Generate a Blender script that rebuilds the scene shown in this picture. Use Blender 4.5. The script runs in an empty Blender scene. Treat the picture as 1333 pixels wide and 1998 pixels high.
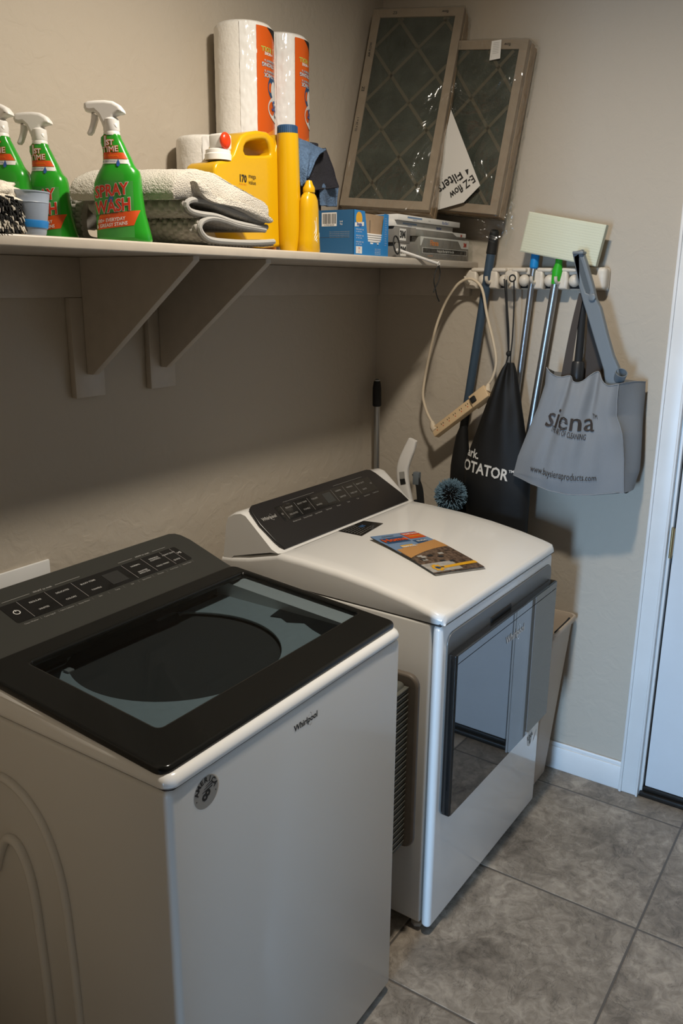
import bpy, bmesh, math, random
from mathutils import Vector, Matrix, noise
from mathutils.geometry import tessellate_polygon

# ------------------------------------------------------------ camera, light, exposure
sc = bpy.context.scene
COL = sc.collection
cam_d = bpy.data.cameras.new('camera'); cam = bpy.data.objects.new('camera', cam_d); COL.objects.link(cam)
cam.matrix_world = Matrix(((0.55566376, 0.21449083, -0.80326302, -2.65736), (-0.83135562, 0.15409711, -0.53394936, -1.61975),
                           (0.00925327, 0.96449353, 0.26394434, 1.67816), (0, 0, 0, 1)))
cam_d.sensor_fit = 'VERTICAL'; cam_d.sensor_height = 36.0; cam_d.lens = 36.0 * 1628.757 / 1998.0
cam_d.clip_start = 0.02
sc.camera = cam
sc.view_settings.view_transform = 'Standard'; sc.view_settings.look = 'None'
sc.view_settings.gamma = 1.0; sc.view_settings.use_curve_mapping = False
sc.view_settings.exposure = 0.0

wd = bpy.data.worlds.new('world'); sc.world = wd; wd.use_nodes = True
wd.node_tree.nodes['Background'].inputs[0].default_value = (0.55, 0.75, 1.0, 1)
wd.node_tree.nodes['Background'].inputs[1].default_value = 0.005

def lamp(name, kind, loc, energy, color, **kw):
    d = bpy.data.lights.new(name, kind); d.energy = energy; d.color = color
    for k, v in kw.items(): setattr(d, k, v)
    o = bpy.data.objects.new(name, d); COL.objects.link(o); o.location = loc
    return o
lamp('ceiling_bulb', 'AREA', (-1.26, -0.96, 2.61), 25.5, (1.0, 0.90, 0.76), shape='DISK', size=0.13)
wl = lamp('hall_daylight', 'AREA', (-5.2, -1.25, 0.90), 19.5, (0.40, 0.66, 1.0), shape='RECTANGLE', size=1.4, size_y=0.42, spread=math.radians(60))
wl.rotation_euler = (0, math.radians(-83.5), 0)      # daylight of the hall's glazed door, shining along +x

# ------------------------------------------------------------ materials
def mat(name, col, rough=0.6, metal=0.0, spec=0.5, coat=0.0, noise_amt=0.0, noise_scale=20.0, bump=0.0, bump_scale=200.0,
        bump_dist=0.001, trans=0.0, emis=None, sheen=0.0, alpha=1.0, ior=1.45):
    m = bpy.data.materials.new(name); m.use_nodes = True
    nt = m.node_tree; b = nt.nodes['Principled BSDF']
    b.inputs['Base Color'].default_value = (*col, 1); b.inputs['Roughness'].default_value = rough
    b.inputs['Metallic'].default_value = metal; b.inputs['Specular IOR Level'].default_value = spec
    b.inputs['Coat Weight'].default_value = coat; b.inputs['Transmission Weight'].default_value = trans
    b.inputs['Sheen Weight'].default_value = sheen; b.inputs['Alpha'].default_value = alpha; b.inputs['IOR'].default_value = ior
    if emis:
        b.inputs['Emission Color'].default_value = (*emis[0], 1); b.inputs['Emission Strength'].default_value = emis[1]
    tc = nt.nodes.new('ShaderNodeTexCoord')
    if noise_amt > 0:
        n = nt.nodes.new('ShaderNodeTexNoise'); n.inputs['Scale'].default_value = noise_scale; n.inputs['Detail'].default_value = 5
        r = nt.nodes.new('ShaderNodeMapRange'); r.inputs[1].default_value = 0.3; r.inputs[2].default_value = 0.7
        r.inputs[3].default_value = 1 - noise_amt; r.inputs[4].default_value = 1 + noise_amt * 0.5
        mx = nt.nodes.new('ShaderNodeVectorMath'); mx.operation = 'SCALE'; mx.inputs[0].default_value = col
        nt.links.new(tc.outputs['Object'], n.inputs['Vector']); nt.links.new(n.outputs[0], r.inputs[0])
        nt.links.new(r.outputs[0], mx.inputs['Scale']); nt.links.new(mx.outputs[0], b.inputs['Base Color'])
    if bump > 0:
        n = nt.nodes.new('ShaderNodeTexNoise'); n.inputs['Scale'].default_value = bump_scale; n.inputs['Detail'].default_value = 4
        bp = nt.nodes.new('ShaderNodeBump'); bp.inputs['Strength'].default_value = bump; bp.inputs['Distance'].default_value = bump_dist
        nt.links.new(tc.outputs['Object'], n.inputs['Vector']); nt.links.new(n.outputs[0], bp.inputs['Height'])
        nt.links.new(bp.outputs[0], b.inputs['Normal'])
    return m

def film_mat(name, tint=(0.95, 0.96, 0.95), amount=0.12, scale=30.0, strength=0.9, dist=0.01, mx_=0.6):
    """clear plastic wrap: transparent with wrinkled glossy reflections"""
    m = bpy.data.materials.new(name); m.use_nodes = True; nt = m.node_tree
    for n in list(nt.nodes): nt.nodes.remove(n)
    out = nt.nodes.new('ShaderNodeOutputMaterial'); mx = nt.nodes.new('ShaderNodeMixShader')
    t = nt.nodes.new('ShaderNodeBsdfTransparent'); t.inputs[0].default_value = (*tint, 1)
    g = nt.nodes.new('ShaderNodeBsdfGlossy'); g.inputs['Roughness'].default_value = 0.16
    n = nt.nodes.new('ShaderNodeTexNoise'); n.inputs['Scale'].default_value = scale; n.inputs['Detail'].default_value = 3
    n.inputs['Distortion'].default_value = 1.5
    tc = nt.nodes.new('ShaderNodeTexCoord'); bp = nt.nodes.new('ShaderNodeBump')
    bp.inputs['Strength'].default_value = strength; bp.inputs['Distance'].default_value = dist
    lw = nt.nodes.new('ShaderNodeLayerWeight'); lw.inputs['Blend'].default_value = 0.3
    mr = nt.nodes.new('ShaderNodeMapRange'); mr.inputs[3].default_value = amount; mr.inputs[4].default_value = mx_
    nt.links.new(tc.outputs['Object'], n.inputs['Vector']); nt.links.new(n.outputs[0], bp.inputs['Height'])
    nt.links.new(bp.outputs[0], g.inputs['Normal']); nt.links.new(lw.outputs['Facing'], mr.inputs[0])
    nt.links.new(mr.outputs[0], mx.inputs[0]); nt.links.new(t.outputs[0], mx.inputs[1]); nt.links.new(g.outputs[0], mx.inputs[2])
    nt.links.new(mx.outputs[0], out.inputs[0])
    return m

def wall_mat(name, col):
    m = mat(name, col, 0.75, spec=0.25)
    nt = m.node_tree; b = nt.nodes['Principled BSDF']; tc = nt.nodes.new('ShaderNodeTexCoord')
    n = nt.nodes.new('ShaderNodeTexNoise'); n.inputs['Scale'].default_value = 24; n.inputs['Detail'].default_value = 6
    n.inputs['Distortion'].default_value = 0.8
    cr = nt.nodes.new('ShaderNodeMapRange'); cr.inputs[1].default_value = 0.42; cr.inputs[2].default_value = 0.6
    n2 = nt.nodes.new('ShaderNodeTexNoise'); n2.inputs['Scale'].default_value = 240; n2.inputs['Detail'].default_value = 3
    ad = nt.nodes.new('ShaderNodeMath'); ad.operation = 'MULTIPLY_ADD'; ad.inputs[1].default_value = 0.25
    bp = nt.nodes.new('ShaderNodeBump'); bp.inputs['Strength'].default_value = 0.35; bp.inputs['Distance'].default_value = 0.0016
    nt.links.new(tc.outputs['Object'], n.inputs['Vector']); nt.links.new(tc.outputs['Object'], n2.inputs['Vector'])
    nt.links.new(n.outputs[0], cr.inputs[0]); nt.links.new(n2.outputs[0], ad.inputs[0]); nt.links.new(cr.outputs[0], ad.inputs[2])
    nt.links.new(ad.outputs[0], bp.inputs['Height']); nt.links.new(bp.outputs[0], b.inputs['Normal'])
    return m

M_wall = wall_mat('wall_paint', (0.49, 0.435, 0.36))
M_ceil = mat('ceiling_paint', (0.62, 0.60, 0.56), 0.9, bump=0.4, bump_scale=60, bump_dist=0.003)
M_trim = mat('trim_paint', (0.74, 0.74, 0.73), 0.35, noise_amt=0.05, noise_scale=8)
M_shelf = mat('shelf_paint', (0.50, 0.445, 0.375), 0.4, noise_amt=0.06, noise_scale=30, bump=0.15, bump_scale=60)
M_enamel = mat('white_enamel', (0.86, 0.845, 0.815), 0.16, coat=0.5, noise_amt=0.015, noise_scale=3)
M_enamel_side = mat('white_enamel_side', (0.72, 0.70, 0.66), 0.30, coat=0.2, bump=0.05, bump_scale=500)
M_blackgloss = mat('black_gloss', (0.012, 0.012, 0.012), 0.12, coat=0.6)
M_lidframe = mat('lid_frame_black', (0.012, 0.012, 0.011), 0.12, spec=0.32)
M_console = mat('console_graphite', (0.060, 0.060, 0.054), 0.34, metal=0.3, bump=0.04, bump_scale=900)
M_consolew = mat('dryer_console_black', (0.022, 0.02, 0.02), 0.28)
M_darkplastic = mat('dark_plastic', (0.02, 0.02, 0.02), 0.4)
M_black = mat('matt_black', (0.012, 0.012, 0.012), 0.7)
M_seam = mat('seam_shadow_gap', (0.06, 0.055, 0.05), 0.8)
M_ink = mat('grey_ink', (0.35, 0.34, 0.32), 0.5)
M_inkdim = mat('pale_grey_ink', (0.50, 0.49, 0.47), 0.5)
M_inkw = mat('white_ink', (0.72, 0.71, 0.68), 0.5)
M_inkk = mat('black_ink', (0.02, 0.02, 0.02), 0.5)
M_chrome = mat('chrome', (0.75, 0.75, 0.75), 0.12, metal=1.0)
M_steel = mat('brushed_pole_steel', (0.46, 0.47, 0.48), 0.36, metal=1.0)
M_tubwhite = mat('tub_ring_plastic', (0.42, 0.47, 0.48), 0.5, noise_amt=0.06, noise_scale=60)
M_tubsteel = mat('tub_dark', (0.02, 0.02, 0.019), 0.5)
M_green = mat('green_bottle', (0.022, 0.30, 0.018), 0.22, coat=0.2)
M_greenlab = mat('green_label', (0.05, 0.30, 0.05), 0.35, noise_amt=0.25, noise_scale=25)
M_red = mat('red_print', (0.55, 0.035, 0.01), 0.4)
M_orangered = mat('orange_band', (0.65, 0.08, 0.01), 0.4)
M_whitep = mat('white_plastic', (0.80, 0.78, 0.75), 0.35)
M_offwhite = mat('offwhite_plastic', (0.68, 0.62, 0.53), 0.4, noise_amt=0.05, noise_scale=60)
M_blueprint = mat('blue_print', (0.03, 0.10, 0.35), 0.4)
M_cup = mat('frosted_cup', (0.46, 0.53, 0.64), 0.35, trans=0.35, alpha=0.9)
M_cupblue = mat('blue_detergent', (0.02, 0.19, 0.50), 0.3)
M_yellow = mat('yellow_jug', (0.64, 0.365, 0.004), 0.28, coat=0.25)
M_capblue = mat('navy_cap', (0.025, 0.075, 0.17), 0.45)
M_redbtn = mat('red_button', (0.75, 0.05, 0.01), 0.25)
M_orange = mat('orange_label', (0.66, 0.105, 0.008), 0.35)
M_orange2 = mat('amber_label', (0.85, 0.26, 0.02), 0.35)
M_greenink = mat('lime_ink', (0.45, 0.55, 0.10), 0.4)
M_paper = mat('paper_towel', (0.80, 0.78, 0.74), 0.55, bump=0.6, bump_scale=120, bump_dist=0.002)
M_rollwrap = mat('clear_wrap_paper', (0.84, 0.84, 0.83), 0.10, coat=0.3, bump=0.8, bump_scale=22, bump_dist=0.003)
M_towel = mat('white_terry', (0.62, 0.575, 0.50), 0.95, bump=1.0, bump_scale=350, bump_dist=0.004, sheen=0.3)
M_chen = mat('grey_chenille', (0.34, 0.315, 0.28), 0.95, noise_amt=0.2, noise_scale=60, sheen=0.3)
M_chentrim = mat('grey_mat_binding', (0.36, 0.35, 0.33), 0.9, bump=0.6, bump_scale=500)
M_microblue = mat('blue_microfibre', (0.10, 0.17, 0.29), 0.98, bump=1.0, bump_scale=260, bump_dist=0.004, noise_amt=0.3, noise_scale=120)
M_microdark = mat('charcoal_microfibre', (0.022, 0.022, 0.03), 0.98, bump=1.0, bump_scale=260, bump_dist=0.004)
M_boxblue = mat('blue_carton', (0.012, 0.19, 0.50), 0.4)
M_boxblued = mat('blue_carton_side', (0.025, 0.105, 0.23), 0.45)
M_card = mat('cardboard', (0.36, 0.25, 0.155), 0.8, noise_amt=0.12, noise_scale=40)
M_cardlight = mat('cardboard_face', (0.30, 0.24, 0.18), 0.8, noise_amt=0.1, noise_scale=30)
M_strut = mat('covered_lattice', (0.105, 0.095, 0.068), 0.85)
M_filmedia = mat('filter_media', (0.060, 0.068, 0.055), 0.95, noise_amt=0.35, noise_scale=14, bump=0.8, bump_scale=220, bump_dist=0.003)
M_boxgrey = mat('silver_carton', (0.20, 0.19, 0.175), 0.35, noise_amt=0.1, noise_scale=30)
M_boxwhite = mat('white_carton', (0.66, 0.65, 0.62), 0.5)
M_film = film_mat('shrink_film', amount=0.035, scale=7.0, strength=1.0, dist=0.02, mx_=0.40)
M_film2 = film_mat('loose_film', amount=0.03, scale=9.0, strength=0.7, dist=0.010, mx_=0.28)
M_blupole = mat('slate_blue_pole', (0.045, 0.075, 0.115), 0.35)
M_greyt = mat('grey_tool_plastic', (0.155, 0.18, 0.20), 0.4)
M_bluecap = mat('bright_blue_cap', (0.01, 0.24, 0.62), 0.4)
M_greencap = mat('bright_green_cap', (0.03, 0.42, 0.02), 0.4)
M_mop = mat('mop_sponge', (0.62, 0.64, 0.50), 0.8)
M_strip = mat('beige_power_strip', (0.64, 0.47, 0.28), 0.45)
M_cord = mat('beige_cord', (0.66, 0.56, 0.42), 0.5)
M_brown = mat('brown_strap', (0.05, 0.038, 0.03), 0.7)
M_blkcloth = mat('black_nylon', (0.006, 0.006, 0.006), 0.55, bump=0.3, bump_scale=700)
M_tote = mat('grey_nonwoven', (0.215, 0.225, 0.235), 0.85, bump=0.5, bump_scale=600, bump_dist=0.001)
M_toteink = mat('brown_ink', (0.035, 0.025, 0.02), 0.6)
M_dustblue = mat('blue_bristle', (0.17, 0.28, 0.37), 0.8)
M_dustdark = mat('dark_bristle', (0.015, 0.015, 0.018), 0.8)
M_bin = mat('beige_bin', (0.52, 0.43, 0.34), 0.45)
M_stool = mat('tan_plastic', (0.13, 0.105, 0.08), 0.5, noise_amt=0.1, noise_scale=30)
M_stoolrib = mat('ribbed_grey_rubber', (0.10, 0.10, 0.085), 0.6)
M_thresh = mat('dark_threshold', (0.010, 0.008, 0.006), 0.45)
M_doorglass = mat('smoked_door_glass', (0.012, 0.014, 0.014), 0.02, spec=1.0, ior=2.1)
M_doorpaint = mat('door_paint', (0.70, 0.72, 0.74), 0.4, noise_amt=0.04, noise_scale=5)
M_brass = mat('aged_brass', (0.35, 0.25, 0.12), 0.35, metal=1.0)
M_fluff = mat('cream_fleece', (0.72, 0.66, 0.56), 0.95, bump=1.0, bump_scale=200, bump_dist=0.004)
M_skyblue = mat('magazine_blue', (0.16, 0.26, 0.42), 0.25)
M_magorange = mat('magazine_orange', (0.50, 0.25, 0.08), 0.25)
M_magbrown = mat('magazine_brown', (0.13, 0.085, 0.06), 0.25, noise_amt=0.8, noise_scale=90)
M_maggrey = mat('magazine_grey', (0.40, 0.38, 0.35), 0.25, noise_amt=0.3, noise_scale=50)
M_magyellow = mat('magazine_yellow', (0.70, 0.36, 0.02), 0.25)
M_sticker = mat('clear_sticker', (0.36, 0.34, 0.31), 0.4)

def glass_lid():
    m = bpy.data.materials.new('tinted_lid_glass'); m.use_nodes = True; nt = m.node_tree
    for n in list(nt.nodes): nt.nodes.remove(n)
    out = nt.nodes.new('ShaderNodeOutputMaterial'); mx = nt.nodes.new('ShaderNodeMixShader')
    t = nt.nodes.new('ShaderNodeBsdfTransparent'); t.inputs[0].default_value = (0.66, 0.70, 0.72, 1)
    g = nt.nodes.new('ShaderNodeBsdfGlossy'); g.inputs['Roughness'].default_value = 0.03
    fr = nt.nodes.new('ShaderNodeFresnel'); fr.inputs[0].default_value = 1.30
    ge = nt.nodes.new('ShaderNodeNewGeometry'); iv = nt.nodes.new('ShaderNodeMath'); iv.operation = 'SUBTRACT'; iv.inputs[0].default_value = 1.0
    mu = nt.nodes.new('ShaderNodeMath'); mu.operation = 'MULTIPLY'      # only the outer face reflects
    nt.links.new(ge.outputs['Backfacing'], iv.inputs[1]); nt.links.new(iv.outputs[0], mu.inputs[0]); nt.links.new(fr.outputs[0], mu.inputs[1])
    nt.links.new(mu.outputs[0], mx.inputs[0]); nt.links.new(t.outputs[0], mx.inputs[1]); nt.links.new(g.outputs[0], mx.inputs[2])
    nt.links.new(mx.outputs[0], out.inputs[0]); return m
M_lidglass = glass_lid()

def floor_mat():
    m = bpy.data.materials.new('stone_tile'); m.use_nodes = True; nt = m.node_tree; N = nt.nodes; L = nt.links
    b = N['Principled BSDF']; b.inputs['Roughness'].default_value = 0.45
    tc = N.new('ShaderNodeTexCoord'); sp = N.new('ShaderNodeSeparateXYZ'); L.new(tc.outputs['Object'], sp.inputs[0])
    def math_(op, a, bv=None, c=None):
        n = N.new('ShaderNodeMath'); n.operation = op
        for i, v in enumerate((a, bv, c)):
            if v is None: continue
            if isinstance(v, (int, float)): n.inputs[i].default_value = v
            else: L.new(v, n.inputs[i])
        return n.outputs[0]
    T = 0.5249
    ds = []; cells = []
    for ax, off in (('X', -0.6393), ('Y', -1.2515)):
        a = math_('DIVIDE', math_('SUBTRACT', sp.outputs[ax], off), T)
        fr = math_('FRACT', a); cells.append(math_('FLOOR', a))
        ds.append(math_('MINIMUM', fr, math_('SUBTRACT', 1.0, fr)))
    d = math_('MINIMUM', ds[0], ds[1])
    grout = math_('LESS_THAN', d, 0.0058)
    soft = N.new('ShaderNodeMapRange'); soft.inputs[1].default_value = 0.004; soft.inputs[2].default_value = 0.011; L.new(d, soft.inputs[0])
    cid = math_('ADD', math_('MULTIPLY', cells[0], 3.17), math_('MULTIPLY', cells[1], 7.31))
    mp = N.new('ShaderNodeVectorMath'); mp.operation = 'ADD'; cm = N.new('ShaderNodeCombineXYZ'); L.new(cid, cm.inputs[2])
    L.new(tc.outputs['Object'], mp.inputs[0]); L.new(cm.outputs[0], mp.inputs[1])
    def nz(scale, det, dist=0.0, rough=0.6):
        n = N.new('ShaderNodeTexNoise'); n.inputs['Scale'].default_value = scale; n.inputs['Detail'].default_value = det
        n.inputs['Distortion'].default_value = dist; n.inputs['Roughness'].default_value = rough
        L.new(mp.outputs[0], n.inputs['Vector']); return n.outputs[0]
    n1 = nz(4.0, 8, 0.6, 0.65); n2 = nz(22.0, 8, 1.2, 0.7); n3 = nz(7.0, 6, 2.5, 0.6)
    r1 = N.new('ShaderNodeValToRGB'); L.new(math_('MULTIPLY_ADD', n2, 0.45, math_('MULTIPLY', n1, 0.55)), r1.inputs[0])
    e = r1.color_ramp.elements; e[0].position = 0.36; e[0].color = (0.115, 0.094, 0.072, 1); e[1].position = 0.62; e[1].color = (0.44, 0.38, 0.31, 1)
    k = e.new(0.5); k.color = (0.26, 0.22, 0.175, 1)
    vein = math_('ABSOLUTE', math_('SUBTRACT', n3, 0.5)); vr = N.new('ShaderNodeMapRange')
    vr.inputs[1].default_value = 0.0; vr.inputs[2].default_value = 0.012; vr.inputs[3].default_value = 0.6; vr.inputs[4].default_value = 1.0; L.new(vein, vr.inputs[0])
    gate = N.new('ShaderNodeMapRange'); gate.inputs[1].default_value = 0.50; gate.inputs[2].default_value = 0.58; L.new(n1, gate.inputs[0])
    vm = math_('MAXIMUM', vr.outputs[0], gate.outputs[0])
    sc_ = N.new('ShaderNodeVectorMath'); sc_.operation = 'SCALE'; L.new(r1.outputs[0], sc_.inputs[0]); L.new(vm, sc_.inputs['Scale'])
    mix = N.new('ShaderNodeMix'); mix.data_type = 'RGBA'; L.new(grout, mix.inputs[0]); L.new(sc_.outputs[0], mix.inputs[6])
    mix.inputs[7].default_value = (0.11, 0.095, 0.08, 1); L.new(mix.outputs[2], b.inputs['Base Color'])
    bp = N.new('ShaderNodeBump'); bp.inputs['Strength'].default_value = 0.6; bp.inputs['Distance'].default_value = 0.002
    L.new(math_('MULTIPLY_ADD', n2, 0.3, soft.outputs[0]), bp.inputs['Height']); L.new(bp.outputs[0], b.inputs['Normal'])
    return m
M_floor = floor_mat()

# ------------------------------------------------------------ mesh helpers
class MB:
    """collects shapes with their materials and links them as one mesh object"""
    def __init__(s): s.v = []; s.f = []; s.fm = []; s.mats = []
    def mi(s, m):
        if m not in s.mats: s.mats.append(m)
        return s.mats.index(m)
    def add(s, vs, fs, m, T=None):
        o = len(s.v); k = s.mi(m)
        s.v += [tuple(T @ Vector(p)) if T else tuple(p) for p in vs]
        s.f += [tuple(i + o for i in f) for f in fs]; s.fm += [k] * len(fs); return s
    def rbox(s, lo, hi, m, r=0.002, seg=2, T=None):
        bm = bmesh.new(); bmesh.ops.create_cube(bm, size=1)
        for v in bm.verts: v.co = Vector([lo[i] + (v.co[i] + .5) * (hi[i] - lo[i]) for i in range(3)])
        if r > 0: bmesh.ops.bevel(bm, geom=list(bm.edges), offset=min(r, .49 * min(abs(hi[i] - lo[i]) for i in range(3))), segments=seg, profile=.5, affect='EDGES', clamp_overlap=True)
        bm.verts.index_update(); s.add([v.co[:] for v in bm.verts], [[q.index for q in f.verts] for f in bm.faces], m, T); bm.free(); return s
    def grid(s, f, nu, nv, m, closed_u=False, T=None):
        vs = []; fs = []
        for j in range(nv + 1):
            for i in range(nu + (0 if closed_u else 1)): vs.append(f(i / nu, j / nv))
        w = nu if closed_u else nu + 1
        for j in range(nv):
            for i in range(nu): a = j * w + i; b_ = j * w + (i + 1) % w; fs.append((a, b_, b_ + w, a + w))
        return s.add(vs, fs, m, T)
    def loft(s, rings, m, caps=True, T=None):
        n = len(rings[0]); vs = [p for r in rings for p in r]; fs = []
        for j in range(len(rings) - 1):
            for i in range(n): a = j * n + i; b_ = j * n + (i + 1) % n; fs.append((a, b_, b_ + n, a + n))
        if caps: fs.append(tuple(reversed(range(n)))); fs.append(tuple(range((len(rings) - 1) * n, len(rings) * n)))
        return s.add(vs, fs, m, T)
    def tube(s, pts, r, m, n=12, caps=True, T=None):
        pts = [Vector(p) for p in pts]; rs = r if isinstance(r, (list, tuple)) else [r] * len(pts); rings = []
        t0 = (pts[1] - pts[0]).normalized(); up = Vector((0, 0, 1)) if abs(t0.z) < .9 else Vector((1, 0, 0))
        a = t0.cross(up).normalized()
        for i, p in enumerate(pts):
            t = (pts[min(i + 1, len(pts) - 1)] - pts[max(i - 1, 0)]).normalized()
            a = (a - t * a.dot(t)).normalized(); b_ = t.cross(a)
            rings.append([tuple(p + (a * math.cos(2 * math.pi * k / n) + b_ * math.sin(2 * math.pi * k / n)) * rs[i]) for k in range(n)])
        return s.loft(rings, m, caps, T)
    def lathe(s, prof, m, n=32, T=None, caps=True):
        return s.loft([[(r * math.cos(2 * math.pi * k / n), r * math.sin(2 * math.pi * k / n), z) for k in range(n)] for r, z in prof], m, caps, T)
    def sphere(s, c, r, m, n=20, T=None):
        r = (r, r, r) if isinstance(r, (int, float)) else r
        return s.loft([[(c[0] + r[0] * math.sin(math.pi * j / n) * math.cos(2 * math.pi * k / n), c[1] + r[1] * math.sin(math.pi * j / n) * math.sin(2 * math.pi * k / n), c[2] - r[2] * math.cos(math.pi * j / n)) for k in range(n)] for j in range(1, n)], m, True, T)
    def solid(s, outlines, depth, m, bev=0.0, T=None, seg=2, smooth=False):
        """filled 2D outlines (extra ones are holes) extruded +-depth/2 along local z with rounded rims"""
        cu = bpy.data.curves.new('tmp', 'CURVE'); cu.dimensions = '2D'; cu.fill_mode = 'BOTH'
        for ol in outlines:
            if smooth:
                sp = cu.splines.new('NURBS'); sp.points.add(len(ol) - 1); sp.order_u = 3; sp.resolution_u = 5
            else:
                sp = cu.splines.new('POLY'); sp.points.add(len(ol) - 1)
            for p, q in zip(sp.points, ol): p.co = (q[0], q[1], 0, 1)
            sp.use_cyclic_u = True
        cu.extrude = max(depth / 2 - bev, 0); cu.bevel_depth = bev; cu.bevel_resolution = seg; cu.offset = -bev
        s._curve(cu, m, T); return s
    def _curve(s, cu, m, T=None, f=None):
        ob = bpy.data.objects.new('tmp', cu); COL.objects.link(ob); dg = bpy.context.evaluated_depsgraph_get(); dg.update()
        me = bpy.data.meshes.new_from_object(ob.evaluated_get(dg))
        vs = [v.co[:] for v in me.vertices]
        if f: vs = [f(v[0], v[1]) for v in vs]
        s.add(vs, [tuple(p.vertices) for p in me.polygons], m, T)
        bpy.data.objects.remove(ob); bpy.data.curves.remove(cu); bpy.data.meshes.remove(me)
    def text(s, txt, size, m, f=None, T=None, at=(0, 0), align='CENTER', bold=0.0, sx=1.0, shear=0.0, rot=0.0, space=1.0):
        """flat lettering; f maps (a, b) on the label to a point of the surface"""
        cu = bpy.data.curves.new('tmp', 'FONT'); cu.body = txt; cu.size = size; cu.align_x = align; cu.align_y = 'CENTER'
        cu.offset = bold * size; cu.shear = shear; cu.space_character = space; cu.resolution_u = 2
        ca, sa = math.cos(rot), math.sin(rot)
        def g(a, b_):
            a *= sx; x, y = at[0] + a * ca - b_ * sa, at[1] + a * sa + b_ * ca
            return f(x, y) if f else (x, y, 0)
        s._curve(cu, m, T, g); return s
    def poly(s, pts, m, f=None, T=None):
        tri = tessellate_polygon([[Vector((p[0], p[1], 0)) for p in pts]])
        return s.add([f(*p) if f else (p[0], p[1], 0) for p in pts], [tuple(t) for t in tri], m, T)
    def patch(s, a0, b0, a1, b1, m, f, nu=8, nv=4, T=None):
        return s.grid(lambda u, v: f(a0 + u * (a1 - a0), b0 + v * (b1 - b0)), nu, nv, m, T=T)
    def mesh(s, name, T=None, angle=35, recalc=True):
        me = bpy.data.meshes.new(name); vs = [T @ Vector(p) for p in s.v] if T else s.v
        me.from_pydata(vs, [], s.f); me.polygons.foreach_set('material_index', s.fm)
        for m in s.mats: me.materials.append(m)
        if recalc:
            bm = bmesh.new(); bm.from_mesh(me); bmesh.ops.recalc_face_normals(bm, faces=bm.faces); bm.to_mesh(me); bm.free()
        me.polygons.foreach_set('use_smooth', [True] * len(me.polygons)); me.set_sharp_from_angle(angle=math.radians(angle)); me.update()
        return me

def root_of(o):
    while o.parent: o = o.parent
    return o
def Mx(o): return Matrix.Translation(o.location) @ o.rotation_euler.to_matrix().to_4x4()
def tag(o, label, cat, group=None):
    o['label'] = label; o['category'] = cat
    if group: o['group'] = group
    return o
def thing(name, label, cat, loc=(0, 0, 0), rz=0.0, group=None, rot=None):
    o = bpy.data.objects.new(name, None); COL.objects.link(o); o.location = loc; o.rotation_euler = rot or (0, 0, rz)
    o.empty_display_size = 0.02
    return tag(o, label, cat, group)
def part(parent, name, mb, world=False, label=None, angle=35, recalc=True):
    """one part; its mesh is given in the thing's own frame, or in the room's frame with world=True"""
    T = Mx(root_of(parent)).inverted() if world else None
    o = bpy.data.objects.new(name, mb.mesh(name, T, angle, recalc)); COL.objects.link(o); o.parent = parent
    if label: o['label'] = label
    return o
def solo(name, mb, label, cat, loc=(0, 0, 0), rz=0.0, group=None, world=False, angle=35, recalc=True):
    T = (Matrix.Translation(loc) @ Matrix.Rotation(rz, 4, 'Z')).inverted() if world else None
    o = bpy.data.objects.new(name, mb.mesh(name, T, angle, recalc)); COL.objects.link(o); o.location = loc; o.rotation_euler = (0, 0, rz)
    return tag(o, label, cat, group)
def struct(name, mb):
    o = bpy.data.objects.new(name, mb.mesh(name)); COL.objects.link(o); o['kind'] = 'structure'; return o
def dup(o, loc, rz, label):
    """a copy of a thing with copies of its parts and sub-parts"""
    r = o.copy(); COL.objects.link(r); r.location = loc; r.rotation_euler = (0, 0, rz); r['label'] = label
    for ch in list(o.children):
        c = ch.copy(); COL.objects.link(c); c.parent = r
        for g in list(ch.children):
            d = g.copy(); COL.objects.link(d); d.parent = c
    return r
# frames for outlines drawn on a plane: YZ plane at depth x (seen from -x) and XZ plane at depth y
def FX(x): return Matrix(((0, 0, -1, x), (1, 0, 0, 0), (0, 1, 0, 0), (0, 0, 0, 1)))   # (a,b,c) -> (x-c, a, b)
def FY(y): return Matrix(((1, 0, 0, 0), (0, 0, -1, y), (0, 1, 0, 0), (0, 0, 0, 1)))   # (a,b,c) -> (a, y-c, b)
def smooth_path(pts, n=8):
    """Catmull-Rom through the points"""
    P = [Vector(p) for p in pts]; out = []
    for i in range(len(P) - 1):
        p0 = P[max(i - 1, 0)]; p1 = P[i]; p2 = P[i + 1]; p3 = P[min(i + 2, len(P) - 1)]
        for k in range(n):
            t = k / n
            out.append(0.5 * ((2 * p1) + (p2 - p0) * t + (2 * p0 - 5 * p1 + 4 * p2 - p3) * t * t + (3 * p1 - p0 - 3 * p2 + p3) * t ** 3))
    out.append(P[-1]); return out
def lerp(tab, z):
    """piecewise linear look-up in rows (z, values...)"""
    if z <= tab[0][0]: return tab[0][1:]
    for a, b_ in zip(tab, tab[1:]):
        if z <= b_[0]:
            t = (z - a[0]) / (b_[0] - a[0]); return tuple(p + (q - p) * t for p, q in zip(a[1:], b_[1:]))
    return tab[-1][1:]
R_ = random.Random(7)

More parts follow.
